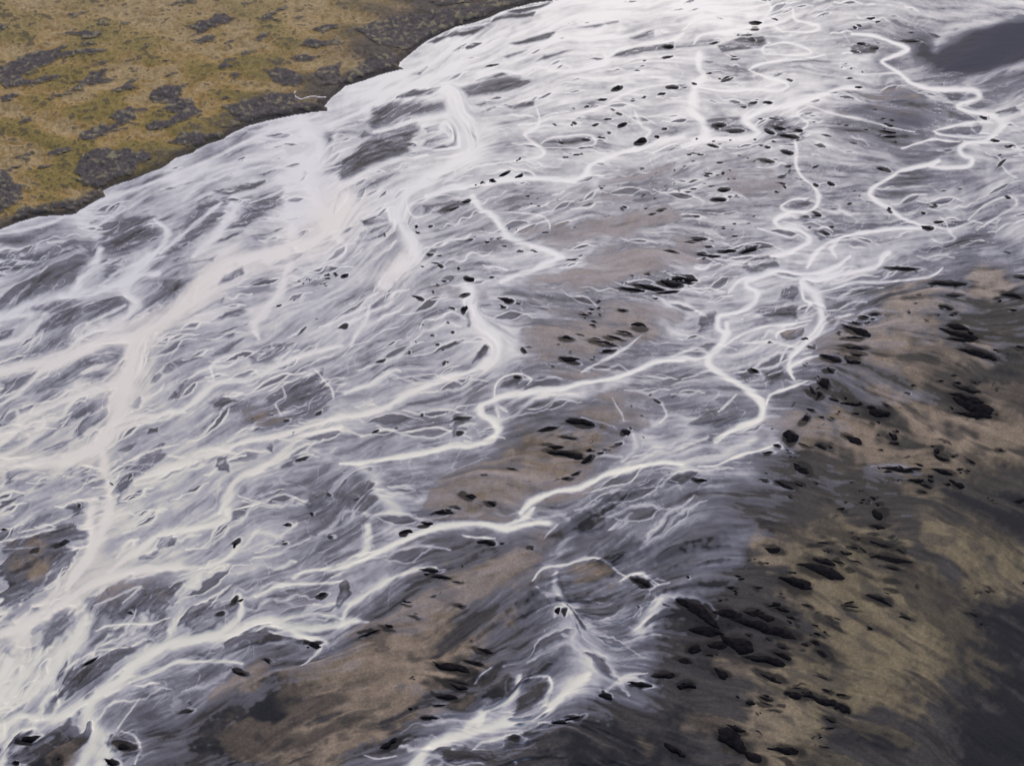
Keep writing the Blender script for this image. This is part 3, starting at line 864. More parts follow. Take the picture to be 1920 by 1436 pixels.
def lic(fields, n):
    """smear each field along the current; the path length doubles with each of the n rounds"""
    DX, DY = dX * .8, dY * .8
    out = [f.copy() for f in fields]
    for k in range(n):
        X, Y = JX + DX, JY + DY
        out = [.5 * (o + bil(o, X, Y)) for o in out]
        if k < n - 1:
            DX, DY = DX + bil(DX, X, Y), DY + bil(DY, X, Y)
    res = []
    for o in out:
        o = o - o.mean()
        res.append((o / o.std()).astype(np.float32))
    return res


l_fine, l_fine2 = lic([noise(.75), noise(1.2)], 5)
l_mid, l_sp, l_mid2 = lic([noise(1.7), noise(2.2), noise(1.5)], 6)
l_big, l_big2 = lic([noise(4.5), noise(6.5)], 7)
v_a, v_a2 = lic([noise(1.5), noise(2.0)], 4)
v_b, v_b2 = lic([noise(3.4), noise(5.0)], 5)
v_c = lic([noise(8.0)], 6)[0]
near = sm(300, 1000, VV)
st = mix(.55 * l_mid + .45 * l_fine, .45 * l_mid + .55 * l_big, .55 * near)   # streaks
st2 = mix(l_mid2, .6 * l_mid2 + .6 * l_big2, near)
patchy = noise(cells(38), cells(24))
# threads of current: closed, forking lens outlines strung along the flow
vein = np.exp(-(v_a / .15) ** 2) * mix(.75, .45, near) * sm(-.9, .7, patchy)
vein = np.maximum(vein, np.exp(-(v_b / .10) ** 2) * mix(.85, .8, near) * sm(-1.2, .4, -patchy + .3))
vein = np.maximum(vein, np.exp(-(v_c / .055) ** 2) * .9)
vein = vein * (.75 + .25 * l_fine)
lens = sm(.5, 1.5, mix(v_b, v_c, .3 + .4 * near))

# --- dry tan flats and wet black flats, with corner shade painted in at the right
def soft_patches(txt):
    f = np.zeros((NY, NX), np.float32)
    for ln in txt.strip().splitlines():
        x, y, rx, ry, a, s = (float(q) for q in ln.split())
        a = math.radians(a)
        bx = box(x - 2.4 * max(rx, ry), y - 2.4 * max(rx, ry), x + 2.4 * max(rx, ry), y + 2.4 * max(rx, ry))
        px, py = UU[bx] + 14 * wn1[bx] - x, VV[bx] + 9 * wn2[bx] - y
        e = (px * math.cos(a) + py * math.sin(a)) / rx
        n = (-px * math.sin(a) + py * math.cos(a)) / ry
        r2 = e * e + n * n
        f[bx] = np.maximum(f[bx], s * np.exp(-(r2 * .8) ** 1.5))
    return f


tan = soft_patches(TAN)
wet = soft_patches(WET_SHADE)  # real wet sand, and painted darkening towards both right-hand corners
feather = .17 * l_big + .13 * st
tan = .94 * sm(.12, .66, tan + 1.25 * feather * sm(.05, .3, tan) + .06 * noise(cells(5)))
wet_shade = sm(.2, .75, wet + (1.3 * feather + .05 * noise(cells(3)) * sm(400, 800, VV)) * sm(.03, .3, wet))  # wet holds both the wet sand and the painted right-hand corner shade

# --- background milkiness
mk = np.array([[int(c) for c in r] for r in MILK.strip().split()], np.float32) / 9.0
gy = np.clip((VV + 12 * wn2) / 80.0, 0, mk.shape[0] - 1.001)
gx = np.clip((UU + 14 * wn1) / 80.0, 0, mk.shape[1] - 1.001)
xi, yi = gx.astype(int), gy.astype(int)
tx, ty = sm(0, 1, gx - xi), sm(0, 1, gy - yi)
base = (mk[yi, xi] * (1 - tx) + mk[yi, xi + 1] * tx) * (1 - ty) + (mk[yi + 1, xi] * (1 - tx) + mk[yi + 1, xi + 1] * tx) * ty
bank_sd = np.full((NY, NX), -1e3, np.float32)
bb = box(U0, V0, 1500, 640)
SU = UU + .35 * (WU - UU)
SV = VV + .35 * (WV - VV)
bank_sd[bb] = poly_sd(BANK, bb, SU, SV)
onbank = bank_sd > 0
shore_near = np.exp(-np.clip(-bank_sd, 0, None) / 26.0)
base = np.where(onbank, 0, np.maximum(base, .72 * shore_near * sm(1250, 900, UU)))

t = (.86 + .14 * sm(700, 250, VV)) * base ** 1.06 + .02 * (base > .02)
floor_ = .52 * base * sm(.2, .6, base)
amp = np.clip(t * (1.15 - t) * 4, 0, 1)
t = t + amp * (.075 * st + .045 * l_fine2 + .05 * l_big)
strand = sm(.75, 2.1, l_sp) * sm(.12, .5, base)
t = 1 - (1 - np.clip(t, 0, 1)) * (1 - .28 * strand)
thread = sm(.9, 1.9, st2) * sm(.25, .55, base)
t = 1 - (1 - t) * (1 - .24 * thread)
t = t - .16 * sm(.8, 2.2, -l_sp) * sm(.3, .6, base)
t = t - .13 * lens * sm(.2, .5, base) * sm(-1, .8, -patchy)
t = 1 - (1 - np.clip(t, 0, 1)) * (1 - .26 * np.clip(vein, 0, 1) * sm(.14, .45, base))
t = np.maximum(t, floor_)
t = np.clip(t, 0, 1)
t = t * (1 - .72 * sm(.36, .06, base + .05 * patchy + .04 * st) * sm(1050, 1500, UU + .35 * (VV - 700) + 60 * wn1))
t = 1 - (1 - t) * (1 - np.clip(soft * (.78 + .10 * st + .04 * l_fine), 0, .97))

# --- smaller braids: the current forks round a lens of bare bed and joins again, or wanders off as a thread
bare = np.zeros((NY, NX), np.float32)
thr = np.zeros((NY, NX), np.float32)
R = random.Random(5)


def at(f, x, y):
    return float(f[int(min(max((y - V0) / STEP, 0), NY - 1)), int(min(max((x - U0) / STEP, 0), NX - 1))])


def stroke(P, wid, s):
    """a thread of white water along the points P, tapering to both ends"""
    n = len(P) - 1
    for i in range(n):
        a, b = P[i], P[i + 1]
        f = (i + .5) / n
        wv = wid * (.35 + .65 * math.sin(math.pi * f) ** .7)
        m = wv * 3.2 + 2
        sb = box(min(a[0], b[0]) - m, min(a[1], b[1]) - m, max(a[0], b[0]) + m, max(a[1], b[1]) + m)
        x, y = WU[sb], WV[sb]
        if not x.size:
            continue
        ex, ey = b[0] - a[0], b[1] - a[1]
        L = ex * ex + ey * ey + 1e-6
        q = np.clip(((x - a[0]) * ex + (y - a[1]) * ey) / L, 0, 1)
        d = ((x - a[0] - ex * q) ** 2 + (1.3 * (y - a[1] - ey * q)) ** 2) / (wv * wv)
        thr[sb] = np.maximum(thr[sb], s * (.7 * np.exp(-d ** 1.3) + .3 * np.exp(-d * .3)))


n_eye = n_thr = 0
while n_eye < 880:
    x, y = R.uniform(U0 + 40, U1 - 40), R.uniform(V0 + 40, V1 - 40)
    bm = at(base, x, y)
    if bm < .24 or R.random() > bm * (1.6 if y < 470 else .95) or at(bank_sd, x, y) > -14 or at(tan, x, y) > .4:
        continue
    n_eye += 1
    pz = at(persp, x, y)
    a = at(ang, x, y) + R.gauss(0, .10)
    Lh = pz * R.choice((12, 18, 24, 32, 44)) * R.uniform(.8, 1.2)
    Wh = Lh * R.uniform(.13, .26)
    ca, sa = math.cos(a), math.sin(a)
    lo, hi = [], []
    for k in range(9):
        e = -1 + k / 4.0
        prof = (1 - abs(e) ** 1.7) * (1 + .45 * e)              # blunt on the upstream side
        for side, out in ((-1, lo), (1, hi)):
            n_ = side * Wh * prof
            out.append((x + Lh * e * ca - n_ * sa, y + Lh * e * sa + n_ * ca))
    poly = np.array(lo + hi[::-1])
    bx = box(poly[:, 0].min() - 8, poly[:, 1].min() - 8, poly[:, 0].max() + 8, poly[:, 1].max() + 8)
    if bx[0].stop > bx[0].start and bx[1].stop > bx[1].start:
        sd = poly_sd(poly, bx) + pz * (1.2 * st[bx] + .6 * l_fine[bx])
        m = sm(-1.2 * pz, 2.6 * pz, sd) * R.uniform(.55, 1.0)
        t[bx] = mix(t[bx], t[bx] * R.uniform(.10, .42) + .16 * sm(.6, 1.5, st2[bx]), m)
        bare[bx] = np.maximum(bare[bx], .6 * m)
    e0 = (x + Lh * 1.6 * ca - Wh * sa, y + Lh * 1.6 * sa + Wh * ca)
    e1 = (x - Lh * 1.7 * ca + Wh * sa, y - Lh * 1.7 * sa - Wh * ca)
    for out in (lo, hi):
        if R.random() < .8:
            stroke(spline(np.array([e1] + out[::2] + [e0]), 3), pz * R.choice((1.3, 1.8, 2.6, 3.6, 5.0)), min(.95, .12 + bm * R.uniform(.8, 1.25)))
while n_thr < 300:
    x, y = R.uniform(U0, U1), R.uniform(V0, V1)
    bm = at(base, x, y)
    if bm < .27 or R.random() > bm * 1.3 or at(bank_sd, x, y) > -20 or at(tan, x, y) > .5:
        continue
    n_thr += 1
    pz = at(persp, x, y)
    P = [(x, y)]
    wl, ph, am = R.uniform(5, 11), R.uniform(0, 6.3), R.uniform(.2, .6)
    for k in range(R.randint(9, 26)):
        a = at(ang, *P[-1]) + am * math.sin(6.283 * k / wl + ph)
        P.append((P[-1][0] - 7 * pz * math.cos(a), P[-1][1] - 7 * pz * math.sin(a)))
    if min(at(bank_sd, *p) for p in P) > -1e9 and max(at(bank_sd, *p) for p in P) < -4:
        stroke(spline(np.array(P), 2), pz * R.choice((1.5, 2.2, 3.2, 4.6, 6.0)), min(.9, bm * R.uniform(.8, 1.3)))
thr = np.clip(thr * (1 + .16 * st + .08 * l_fine), 0, 1)
t = 1 - (1 - np.clip(t, 0, 1)) * (1 - .9 * thr)

# --- bars of bare gravel that split the current
for tile, head, body in rows(BARS):
    p = pts(tile, body)
    d = float(head[0])
    bx = box(p[:, 0].min() - 24, p[:, 1].min() - 24, p[:, 0].max() + 24, p[:, 1].max() + 24)
    if bx[0].stop <= bx[0].start or bx[1].stop <= bx[1].start:
        continue
    wd = min(p[:, 0].max() - p[:, 0].min(), p[:, 1].max() - p[:, 1].min())
    k = min(1.5, max(.6, wd / 38.0))
    d = d + .16 * min(1, max(0, 1 - wd / 26.0))
    sd = poly_sd(p, bx) + persp[bx] * k * (4.6 * st[bx] + 1.8 * l_fine2[bx] + 3.6 * l_big[bx] - 1.0)
    m = sm(-5.5 * k, 6.5 * k, sd)
    inside = d * .62 + .35 * thr[bx] * (d + .3) + .20 * st[bx] * (d + .25) + .55 * sm(.5, 1.6, st2[bx]) * (d + .22) + .5 * np.clip(vein[bx], 0, 1) * (d + .22) - .10 * sm(9, 1, np.abs(sd))
    t[bx] = mix(t[bx], np.clip(inside, 0, 1), m)
    chan[bx] *= 1 - .5 * m * sm(.25, .1, d * np.ones_like(m))
    bare[bx] = np.maximum(bare[bx], m * (1 - d))
chan_s = np.clip(chan * (1.0 + (.18 * st + .05 * l_fine) * np.clip(1.15 - chan, 0, .6) * 1.3) - .05 * sm(.8, 2, -st), 0, 1)
t = 1 - (1 - np.clip(t, 0, 1)) * (1 - chan_s)

# --- islets: wet dark sand round them and a white rim where the current parts
islets = []
tl = None
for ln in ISLETS.strip().splitlines():
    ln = ln.strip()
    if len(ln) == 1:
        tl = ln
        continue
    for q in ln.split():
        x, y, rx, ry, a = (float(c) for c in q.split(','))
        ox, oy = TILE[tl]
        k = {'C': .64 if y < 700 else .84, 'B': .66, 'E': 1.0, 'D': .85, 'F': 1.12, 'I': 1.08}.get(tl, 1.0)
        islets.append((x / S3 + ox, y / S3 + oy, k * rx / S3, k * ry / S3, math.radians(a)))
parents = [q for q in islets if q[0] > 1280 and q[1] > 560]
for k in range(170):                        # specks of the same black sand that gather round the bigger islets
    px_, py_, prx, pry, pa = R.choice(parents)
    r_ = R.uniform(1.6, 5.5)
    islets.append((px_ + R.gauss(0, 34), py_ + R.gauss(0, 17), r_, r_ * R.uniform(.3, .55), pa + R.gauss(0, .15)))
parents = [q for q in islets if q[0] < 1900 and q[1] < 560 or (q[0] < 1280 and q[1] > 560)]
for k in range(150):
    px_, py_, prx, pry, pa = R.choice(parents)
    r_ = R.uniform(1.4, 4.2)
    islets.append((px_ + R.gauss(0, 26), py_ + R.gauss(0, 10), r_, r_ * R.uniform(.3, .5), pa + R.gauss(0, .15)))
darkw = np.zeros((NY, NX), np.float32)
rim = np.zeros((NY, NX), np.float32)
milk_before = blur(t, cells(7))
for (x, y, rx, ry, a) in islets:
    R = max(rx, ry) * 3.4 + 5
    bx = box(x - R, y - R, x + R, y + R)
    if bx[0].stop <= bx[0].start or bx[1].stop <= bx[1].start:
        continue
    px, py = WU[bx] - x, WV[bx] - y
    e = (px * math.cos(a) + py * math.sin(a)) / rx
    n = (-px * math.sin(a) + py * math.cos(a)) / ry
    r = np.hypot(e, n)
    tail = np.where(e < 0, np.exp(-(e / 2.1) ** 2 - (n / .85) ** 2), np.exp(-(e / 1.1) ** 2 - (n / 1.0) ** 2))
    darkw[bx] = np.maximum(darkw[bx], np.maximum(np.clip(tail * (.75 + .28 * st[bx] + .12 * l_fine[bx]), 0, 1), sm(1.75, .9, r)))
    j, i = int((y - V0) / STEP), int((x - U0) / STEP)
    mb = milk_before[min(max(j, 0), NY - 1), min(max(i, 0), NX - 1)]
    if mb > .16 and ry > 1.7:
        wd = 1.3 * persp[bx]
        dist = (r - 1.22) * min(rx, ry)
        up = sm(-.6, .9, e - .5 * n)
        rim[bx] = np.maximum(rim[bx], np.exp(-(dist / wd) ** 2) * up * min(1, mb * 1.8))
t = t * (1 - .85 * sm(.5, 1.0, darkw)) * (1 - .25 * darkw)
t = 1 - (1 - t) * (1 - .62 * rim)
t = t * (1 - .55 * tan * (1 - chan)) * (1 - .70 * wet_shade * (1 - chan))
t = np.where(onbank, 0, t)
t = np.maximum(t, np.where(onbank, creek * sm(.25, .5, creek), 0))
t = np.clip(t, 0, 1)
t = t + .45 * (t - blur(t, 1.3)) + .15 * (t - blur(t, 4.5))        # crisp edges where the current shears
t = np.where(onbank & (creek < .2), 0, np.clip(t, 0, 1)).astype(np.float32)


wet_shade = mix(wet_shade, blur(wet_shade, cells(22), cells(6)), sm(330, 200, VV))

# ------------------------------------------------------------------ colours of the ground (albedo, with some painted shade and haze) and of the water


def rgb(*c):
    return np.array(c, np.float32)


def cmix(a, b, m):
    return a + (b - a) * m[..., None]


GREY = rgb(.085, .079, .086)
BLACK = rgb(.014, .013, .016)
TANC = rgb(.262, .203, .157)
OLIVE = rgb(.205, .166, .108)
PINK = rgb(.36, .295, .255)
sand = np.broadcast_to(GREY, (NY, NX, 3)).copy()
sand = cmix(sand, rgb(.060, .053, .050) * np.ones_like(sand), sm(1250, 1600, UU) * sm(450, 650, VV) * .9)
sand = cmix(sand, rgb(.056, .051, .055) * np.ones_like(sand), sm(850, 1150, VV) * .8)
sand *= (1 + .10 * st + .10 * l_fine)[..., None]
right = sm(1250, 1600, UU) * sm(900, 1100, VV + .3 * (UU - 1400))  # lower-right tan darkens to olive, vignette falloff mixed into the colour
tanc = cmix(np.broadcast_to(TANC, sand.shape), OLIVE, right)
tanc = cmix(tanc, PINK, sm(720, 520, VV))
tanc = tanc * (1 + .06 * st + .07 * l_fine2 + .05 * l_big + .07 * patchy + .07 * noise(cells(5)) + .05 * noise(cells(1.6)))[..., None]
crust = sm(.55, 1.8, .8 * l_mid + .6 * l_big2 + .7 * noise(cells(9))) * sm(500, 800, VV)
tanc = cmix(tanc, rgb(.075, .065, .062) * np.ones_like(sand), .62 * crust)
sand = cmix(sand, tanc, tan)
sand = cmix(sand, cmix(rgb(.017, .018, .025) * np.ones_like(sand), rgb(.034, .037, .074), sm(500, 200, VV)), np.clip(wet_shade * (1 - .35 * tan), 0, 1))  # lower-right vignette and top-right cloud shade painted in with the wet sand
sand = cmix(sand, BLACK * np.ones_like(sand), np.clip(darkw, 0, 1) * .86)
sand = np.clip(sand, .008, .6)

ochre = rgb(.395, .265, .11)
och2 = rgb(.285, .22, .082)
straw = rgb(.42, .325, .20)
gn = noise(cells(22), cells(9))
gn2 = noise(cells(4), cells(2))
gn3 = noise(1.0, .8)
grass = cmix(np.broadcast_to(ochre, sand.shape), och2, sm(-.6, 1.2, gn))
grass = cmix(grass, straw, sm(-.3, 1.5, -gn + .5 * gn2) * .6)
grass = cmix(grass, straw, sm(170, -60, VV) * .6)  # far grass fades paler, distance haze mixed into its colour
grass = cmix(grass, rgb(.085, .07, .05) * np.ones_like(sand), sm(.95, 1.8, gn2 + .5 * gn3 + .35 * gn) * .8)
gravel = sm(560, 760, UU + 1.1 * (VV - 60) + 40 * gn + 18 * gn2)
grass = cmix(grass, rgb(.120, .103, .10) * np.ones_like(sand), gravel * (.9 - .45 * sm(.4, 1.2, gn2 - gn)))
margin = sm(20, 4, bank_sd + 5 * gn + 2 * gn2)
grass = cmix(grass, rgb(.095, .080, .078) * np.ones_like(sand), .85 * margin)
grass *= (.9 + .09 * gn2 + .09 * gn3)[..., None]
grass = np.clip(grass, .01, .6)

CREAM = rgb(.86, .79, .735)
LAV = rgb(.745, .73, .81)
COOL = rgb(.49, .485, .61)
YEL = rgb(.875, .84, .74)
bluer = np.clip(sm(1000, 1700, UU + .5 * (VV - 500)), 0, 1)  # blue sky reflection tinted into the water colour towards the right
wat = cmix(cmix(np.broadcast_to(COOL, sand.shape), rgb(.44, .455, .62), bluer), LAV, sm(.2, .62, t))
farw = sm(700, 250, VV) * sm(500, 800, UU)  # far water lighter and lavender, sky reflection put into its colour
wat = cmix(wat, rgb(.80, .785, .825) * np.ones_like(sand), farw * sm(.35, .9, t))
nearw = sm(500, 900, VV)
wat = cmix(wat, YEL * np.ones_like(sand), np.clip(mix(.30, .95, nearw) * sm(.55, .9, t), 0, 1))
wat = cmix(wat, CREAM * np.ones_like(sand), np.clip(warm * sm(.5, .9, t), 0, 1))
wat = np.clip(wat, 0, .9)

# ------------------------------------------------------------------ relief (metres)
mpp = (np.hypot(GY, HC) / FPX).astype(np.float32)          # metres per photo pixel
z = .10 * l_big * (1 - .6 * t) + .05 * st * (1 - t) + .35 * bare + .05 * noise(cells(30))
z = z - .25 * chan
zb = 1.3 * sm(0, 7, bank_sd) + sm(3, 12, bank_sd) * (.35 * gn + .12 * gn2 + .05 * gn3)
z = np.where(onbank, zb, z).astype(np.float32)

heath_id = np.full((NY, NX), -1, np.int32)
heath_v = np.full((NY, NX), -1.0, np.float32)
heaths = []
hn = persp * (2.6 * noise(cells(7), cells(4)) + 2.4 * gn2 + 1.3 * gn3)
for tile, head, body in rows(HEATH):
    p = pts(tile, body)
    bx = box(p[:, 0].min() - 14, p[:, 1].min() - 14, p[:, 0].max() + 14, p[:, 1].max() + 14)
    sd = poly_sd(p, bx) + hn[bx]
    k = len(heaths)
    heaths.append(p)
    m = (sd > 0) & (sd > heath_v[bx]) & (bank_sd[bx] > 1.0)
    heath_v[bx] = np.where(m, sd, heath_v[bx])
    heath_id[bx] = np.where(m, k, heath_id[bx])


# ------------------------------------------------------------------ materials
def material(name):
    m = bpy.data.materials.new(name)
    m.use_nodes = True
    return m, m.node_tree.nodes, m.node_tree.links, m.node_tree.nodes["Principled BSDF"]


def grained(name, attr, scale, amount, rough, spec, bump=0.0):
    """surface colour from the surveyed ground, broken up by grain at a fixed size in metres"""
    m, N, L, b = material(name)
    at = N.new("ShaderNodeAttribute")
    at.attribute_name = attr
    geo = N.new("ShaderNodeNewGeometry")
    no = N.new("ShaderNodeTexNoise")
    no.inputs["Scale"].default_value = scale
    no.inputs["Detail"].default_value = 5.0
    no.inputs["Roughness"].default_value = .7
    L.new(geo.outputs["Position"], no.inputs["Vector"])
    mr = N.new("ShaderNodeMapRange")
    mr.inputs[1].default_value = .3
    mr.inputs[2].default_value = .7
    mr.inputs[3].default_value = 1 - amount
    mr.inputs[4].default_value = 1 + amount
    L.new(no.outputs["Fac"], mr.inputs[0])
    vm = N.new("ShaderNodeVectorMath")
    vm.operation = 'SCALE'
    L.new(at.outputs["Color"], vm.inputs[0])
    L.new(mr.outputs[0], vm.inputs["Scale"])
    L.new(vm.outputs[0], b.inputs["Base Color"])
    b.inputs["Roughness"].default_value = rough
    b.inputs["Specular IOR Level"].default_value = spec
    if bump:
        bp = N.new("ShaderNodeBump")
        bp.inputs["Strength"].default_value = bump
        bp.inputs["Distance"].default_value = .3
        L.new(no.outputs["Fac"], bp.inputs["Height"])
        L.new(bp.outputs[0], b.inputs["Normal"])
    return m


M_SAND = grained("wet_sand", "tint", .9, .25, .8, .12, .25)
M_GRASS = grained("dry_grass", "tint", .8, .28, .95, .08, .25)
M_HEATH = grained("dark_heath", "tint", .9, .32, .95, .08, .25)

M_WATER, N, L, b = material("silty_water")
at = N.new("ShaderNodeAttribute")
at.attribute_name = "tint"
al = N.new("ShaderNodeAttribute")
al.attribute_name = "milk"
L.new(at.outputs["Color"], b.inputs["Base Color"])
L.new(al.outputs["Fac"], b.inputs["Alpha"])
b.inputs["Roughness"].default_value = .5
b.inputs["IOR"].default_value = 1.33
b.inputs["Specular IOR Level"].default_value = .32

M_ISLET, N, L, b = material("black_volcanic_sand")
geo = N.new("ShaderNodeNewGeometry")
no = N.new("ShaderNodeTexNoise")
no.inputs["Scale"].default_value = .5
no.inputs["Detail"].default_value = 6
L.new(geo.outputs["Position"], no.inputs["Vector"])
cr = N.new("ShaderNodeValToRGB")
cr.color_ramp.elements[0].position = .35
cr.color_ramp.elements[0].color = (.007, .0065, .009, 1)
cr.color_ramp.elements[1].position = .72
cr.color_ramp.elements[1].color = (.020, .018, .021, 1)
L.new(no.outputs["Fac"], cr.inputs[0])
L.new(cr.outputs[0], b.inputs["Base Color"])
b.inputs["Roughness"].default_value = 1.0
b.inputs["Specular IOR Level"].default_value = .02


# ------------------------------------------------------------------ builders
def tag(o, label=None, cat=None, group=None, kind=None):
    for k, v in (("label", label), ("category", cat), ("group", group), ("kind", kind)):
        if v:
            o[k] = v
    return o


def sheet(name, fmask, zz, mat, tint, milk=None):
    """a patch of the surveyed ground: the grid cells in fmask, as one mesh"""
    jj, ii = np.nonzero(fmask)
    a = jj * NX + ii
    quads = np.stack([a + NX, a + NX + 1, a + 1, a], 1)
    used = np.zeros(NX * NY, bool)
    used[quads.ravel()] = True
    vid = np.nonzero(used)[0]
    remap = np.zeros(NX * NY, np.int32)
    remap[vid] = np.arange(len(vid), dtype=np.int32)
    co = np.empty((len(vid), 3), np.float32)
    co[:, 0] = GX.ravel()[vid]
    co[:, 1] = GY.ravel()[vid]
    co[:, 2] = zz.ravel()[vid]
    me = bpy.data.meshes.new(name)
    me.vertices.add(len(vid))
    me.vertices.foreach_set("co", co.ravel())
    nf = len(quads)
    me.loops.add(nf * 4)
    me.loops.foreach_set("vertex_index", remap[quads].ravel())
    me.polygons.add(nf)
    me.polygons.foreach_set("loop_start", np.arange(0, nf * 4, 4, dtype=np.int32))
    me.polygons.foreach_set("use_smooth", np.ones(nf, bool))
    me.update(calc_edges=True)
    ca = me.attributes.new("tint", 'FLOAT_COLOR', 'POINT')
    c4 = np.ones((len(vid), 4), np.float32)
    c4[:, :3] = tint.reshape(-1, 3)[vid]
    ca.data.foreach_set("color", c4.ravel())
    if milk is not None:
        me.attributes.new("milk", 'FLOAT', 'POINT').data.foreach_set("value", milk.ravel()[vid])
    me.materials.append(mat)
    o = bpy.data.objects.new(name, me)
    COL.objects.link(o)
    return o


def cellmask(m):
    return m[:-1, :-1] & m[1:, :-1] & m[:-1, 1:] & m[1:, 1:]


def anymask(m):
    return m[:-1, :-1] | m[1:, :-1] | m[:-1, 1:] | m[1:, 1:]


bank_f = cellmask(onbank)
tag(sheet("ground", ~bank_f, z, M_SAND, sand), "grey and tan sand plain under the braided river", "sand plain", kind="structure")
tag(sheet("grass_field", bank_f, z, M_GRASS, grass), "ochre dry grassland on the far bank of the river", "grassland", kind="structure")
wet_f = anymask(t > .09)
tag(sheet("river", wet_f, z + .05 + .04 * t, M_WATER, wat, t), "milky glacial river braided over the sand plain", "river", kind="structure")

# the plain beyond the surveyed part, out to the horizon
me = bpy.data.meshes.new("plain")
s = 30000.0
me.from_pydata([(-s, -s, -.8), (s, -s, -.8), (s, s, -.8), (-s, s, -.8)], [], [(0, 1, 2, 3)])
mp, N, L, b = material("far_sand")
geo = N.new("ShaderNodeNewGeometry")
no = N.new("ShaderNodeTexNoise")
no.inputs["Scale"].default_value = .012
no.inputs["Detail"].default_value = 8
cr = N.new("ShaderNodeValToRGB")
cr.color_ramp.elements[0].color = (.035, .034, .038, 1)
cr.color_ramp.elements[1].color = (.13, .112, .095, 1)
L.new(geo.outputs["Position"], no.inputs["Vector"])
L.new(no.outputs["Fac"], cr.inputs[0])
L.new(cr.outputs[0], b.inputs["Base Color"])
me.materials.append(mp)
o = bpy.data.objects.new("land", me)
COL.objects.link(o)
tag(o, "dark sand plain reaching to the horizon", "plain", kind="structure")

# --- heath patches on the grassland
heath_c = cmix(rgb(.105, .092, .094) * np.ones_like(sand), rgb(.19, .165, .115) * np.ones_like(sand), sm(.6, 1.8, gn2 + .6 * gn3))
heath_c *= (1 + .12 * gn3 + .08 * gn2)[..., None]
heath_c = cmix(grass, heath_c, sm(-.5, 4.5, heath_v))
heath_z = z + .12 + .45 * sm(0, 5, heath_v) + .06 * gn3 * sm(0, 5, heath_v)
info = []
for k, p in enumerate(heaths):
    m = heath_id == k
    f = cellmask(m)
    # keep the largest connected piece: a patch is one thing
    lab = np.zeros(f.shape, np.int32)
    best, nb, cur = 0, 0, 0
    for j0, i0 in zip(*np.nonzero(f)):
        if lab[j0, i0]:
            continue
        cur += 1
        lab[j0, i0] = cur
        todo, cnt = [(j0, i0)], 0
        while todo:
            j, i = todo.pop()
            cnt += 1
            for a_, b_ in ((j + 1, i), (j - 1, i), (j, i + 1), (j, i - 1)):
                if 0 <= a_ < f.shape[0] and 0 <= b_ < f.shape[1] and f[a_, b_] and not lab[a_, b_]:
                    lab[a_, b_] = cur
                    todo.append((a_, b_))
        if cnt > nb:
            best, nb = cur, cnt
    f = lab == best
    if nb < 6:
        continue
    jj, ii = np.nonzero(f)
    info.append((k, f, float(ux[ii].mean()), float(vy[jj].mean()), int(f.sum()), float(ux[ii].max() - ux[ii].min()), float(vy[jj].max() - vy[jj].min()), float((bank_sd[:-1, :-1][f]).min())))
ORD = "first second third fourth fifth sixth seventh eighth ninth tenth eleventh twelfth thirteenth fourteenth fifteenth sixteenth seventeenth eighteenth nineteenth twentieth".split()


def ordinal(i):
    if i < 20:
        return ORD[i]
    tens = {2: "twenty", 3: "thirty", 4: "forty"}[(i + 1) // 10]
    r = (i + 1) % 10
    return tens + ("-" + ORD[r - 1] if r else "")


bands = [(-999, 62, "far edge"), (62, 118, "far half"), (118, 190, "middle"), (190, 999, "near part")]
for lo, hi, nm in bands:
    row = sorted([q for q in info if lo <= q[3] - .0 < hi], key=lambda q: q[2])
    for i, (k, f, x, y, n, wdt, hgt, sdm) in enumerate(row):
        o = sheet("heath_patch", f, heath_z, M_HEATH, heath_c)
        size = "large" if n > 1100 else ("small" if n < 230 else "mid-sized")
        shape = "long" if wdt > 3.2 * max(hgt, 1) else "ragged"
        edge = ", touching the shore" if sdm < 5 else ""
        tag(o, f"{size} {shape} dark heath patch, {ordinal(i)} from left across {nm} of grassland{edge}", "heath patch", "dark heath patches on the grassland")

# --- islets: low mounds of black sand
REGIONS = [
    ("far edge of the river", lambda x, y: y < 95),
    ("pale channels near the far dark flat", lambda x, y: y < 170),
    ("far braids below the far bank", lambda x, y: y < 250 and x < 1270),
    ("winding channel's far bends", lambda x, y: y < 250),
    ("white braids before the shore", lambda x, y: x < 1020 and y < 480),
    ("pinkish far sandflat", lambda x, y: x < 1270 and y < 480),
    ("speckled flat beside the winding channel", lambda x, y: x < 1490 and y < 420),
    ("row of oval mounds on the pink flat", lambda x, y: x < 1490 and y < 480),
    ("bluish flat beyond the winding channel", lambda x, y: y < 480),
    ("streaky grey shallows", lambda x, y: x < 800 and y < 960),
    ("flat beside the central white channel", lambda x, y: x < 1000 and y < 720),
    ("slanting ribs on the pink flat", lambda x, y: x < 1330 and y < 720),
    ("brown lens-shaped bar", lambda x, y: x < 1250 and y < 960),
    ("tan flat beyond the forked channel", lambda x, y: x < 1700 and y < 700),
    ("open tan flat by the dark shallows", lambda x, y: x >= 1700 and y < 800),
    ("curved row below the forked channel", lambda x, y: x < 1720 and y < 840),
    ("tan sand above the dark ripples", lambda x, y: y < 960),
    ("white braids of the near river", lambda x, y: x < 640),
    ("brown bar beside the near channel", lambda x, y: x < 1000),
    ("mouth of the near channel", lambda x, y: x < 1270),
    ("dense near cluster", lambda x, y: x < 1500 and y < 1280),
    ("upper near flat", lambda x, y: y < 1150),
    ("open near sand", lambda x, y: y < 1280),
    ("nearest sand", lambda x, y: True),
]
MAXI = 300
order = sorted(range(len(islets)), key=lambda i: -islets[i][2] * islets[i][3])
inframe = [i for i in order if -5 < islets[i][0] < 1925 and -5 < islets[i][1] < 1441]
single, rest = inframe[:MAXI], inframe[MAXI:]


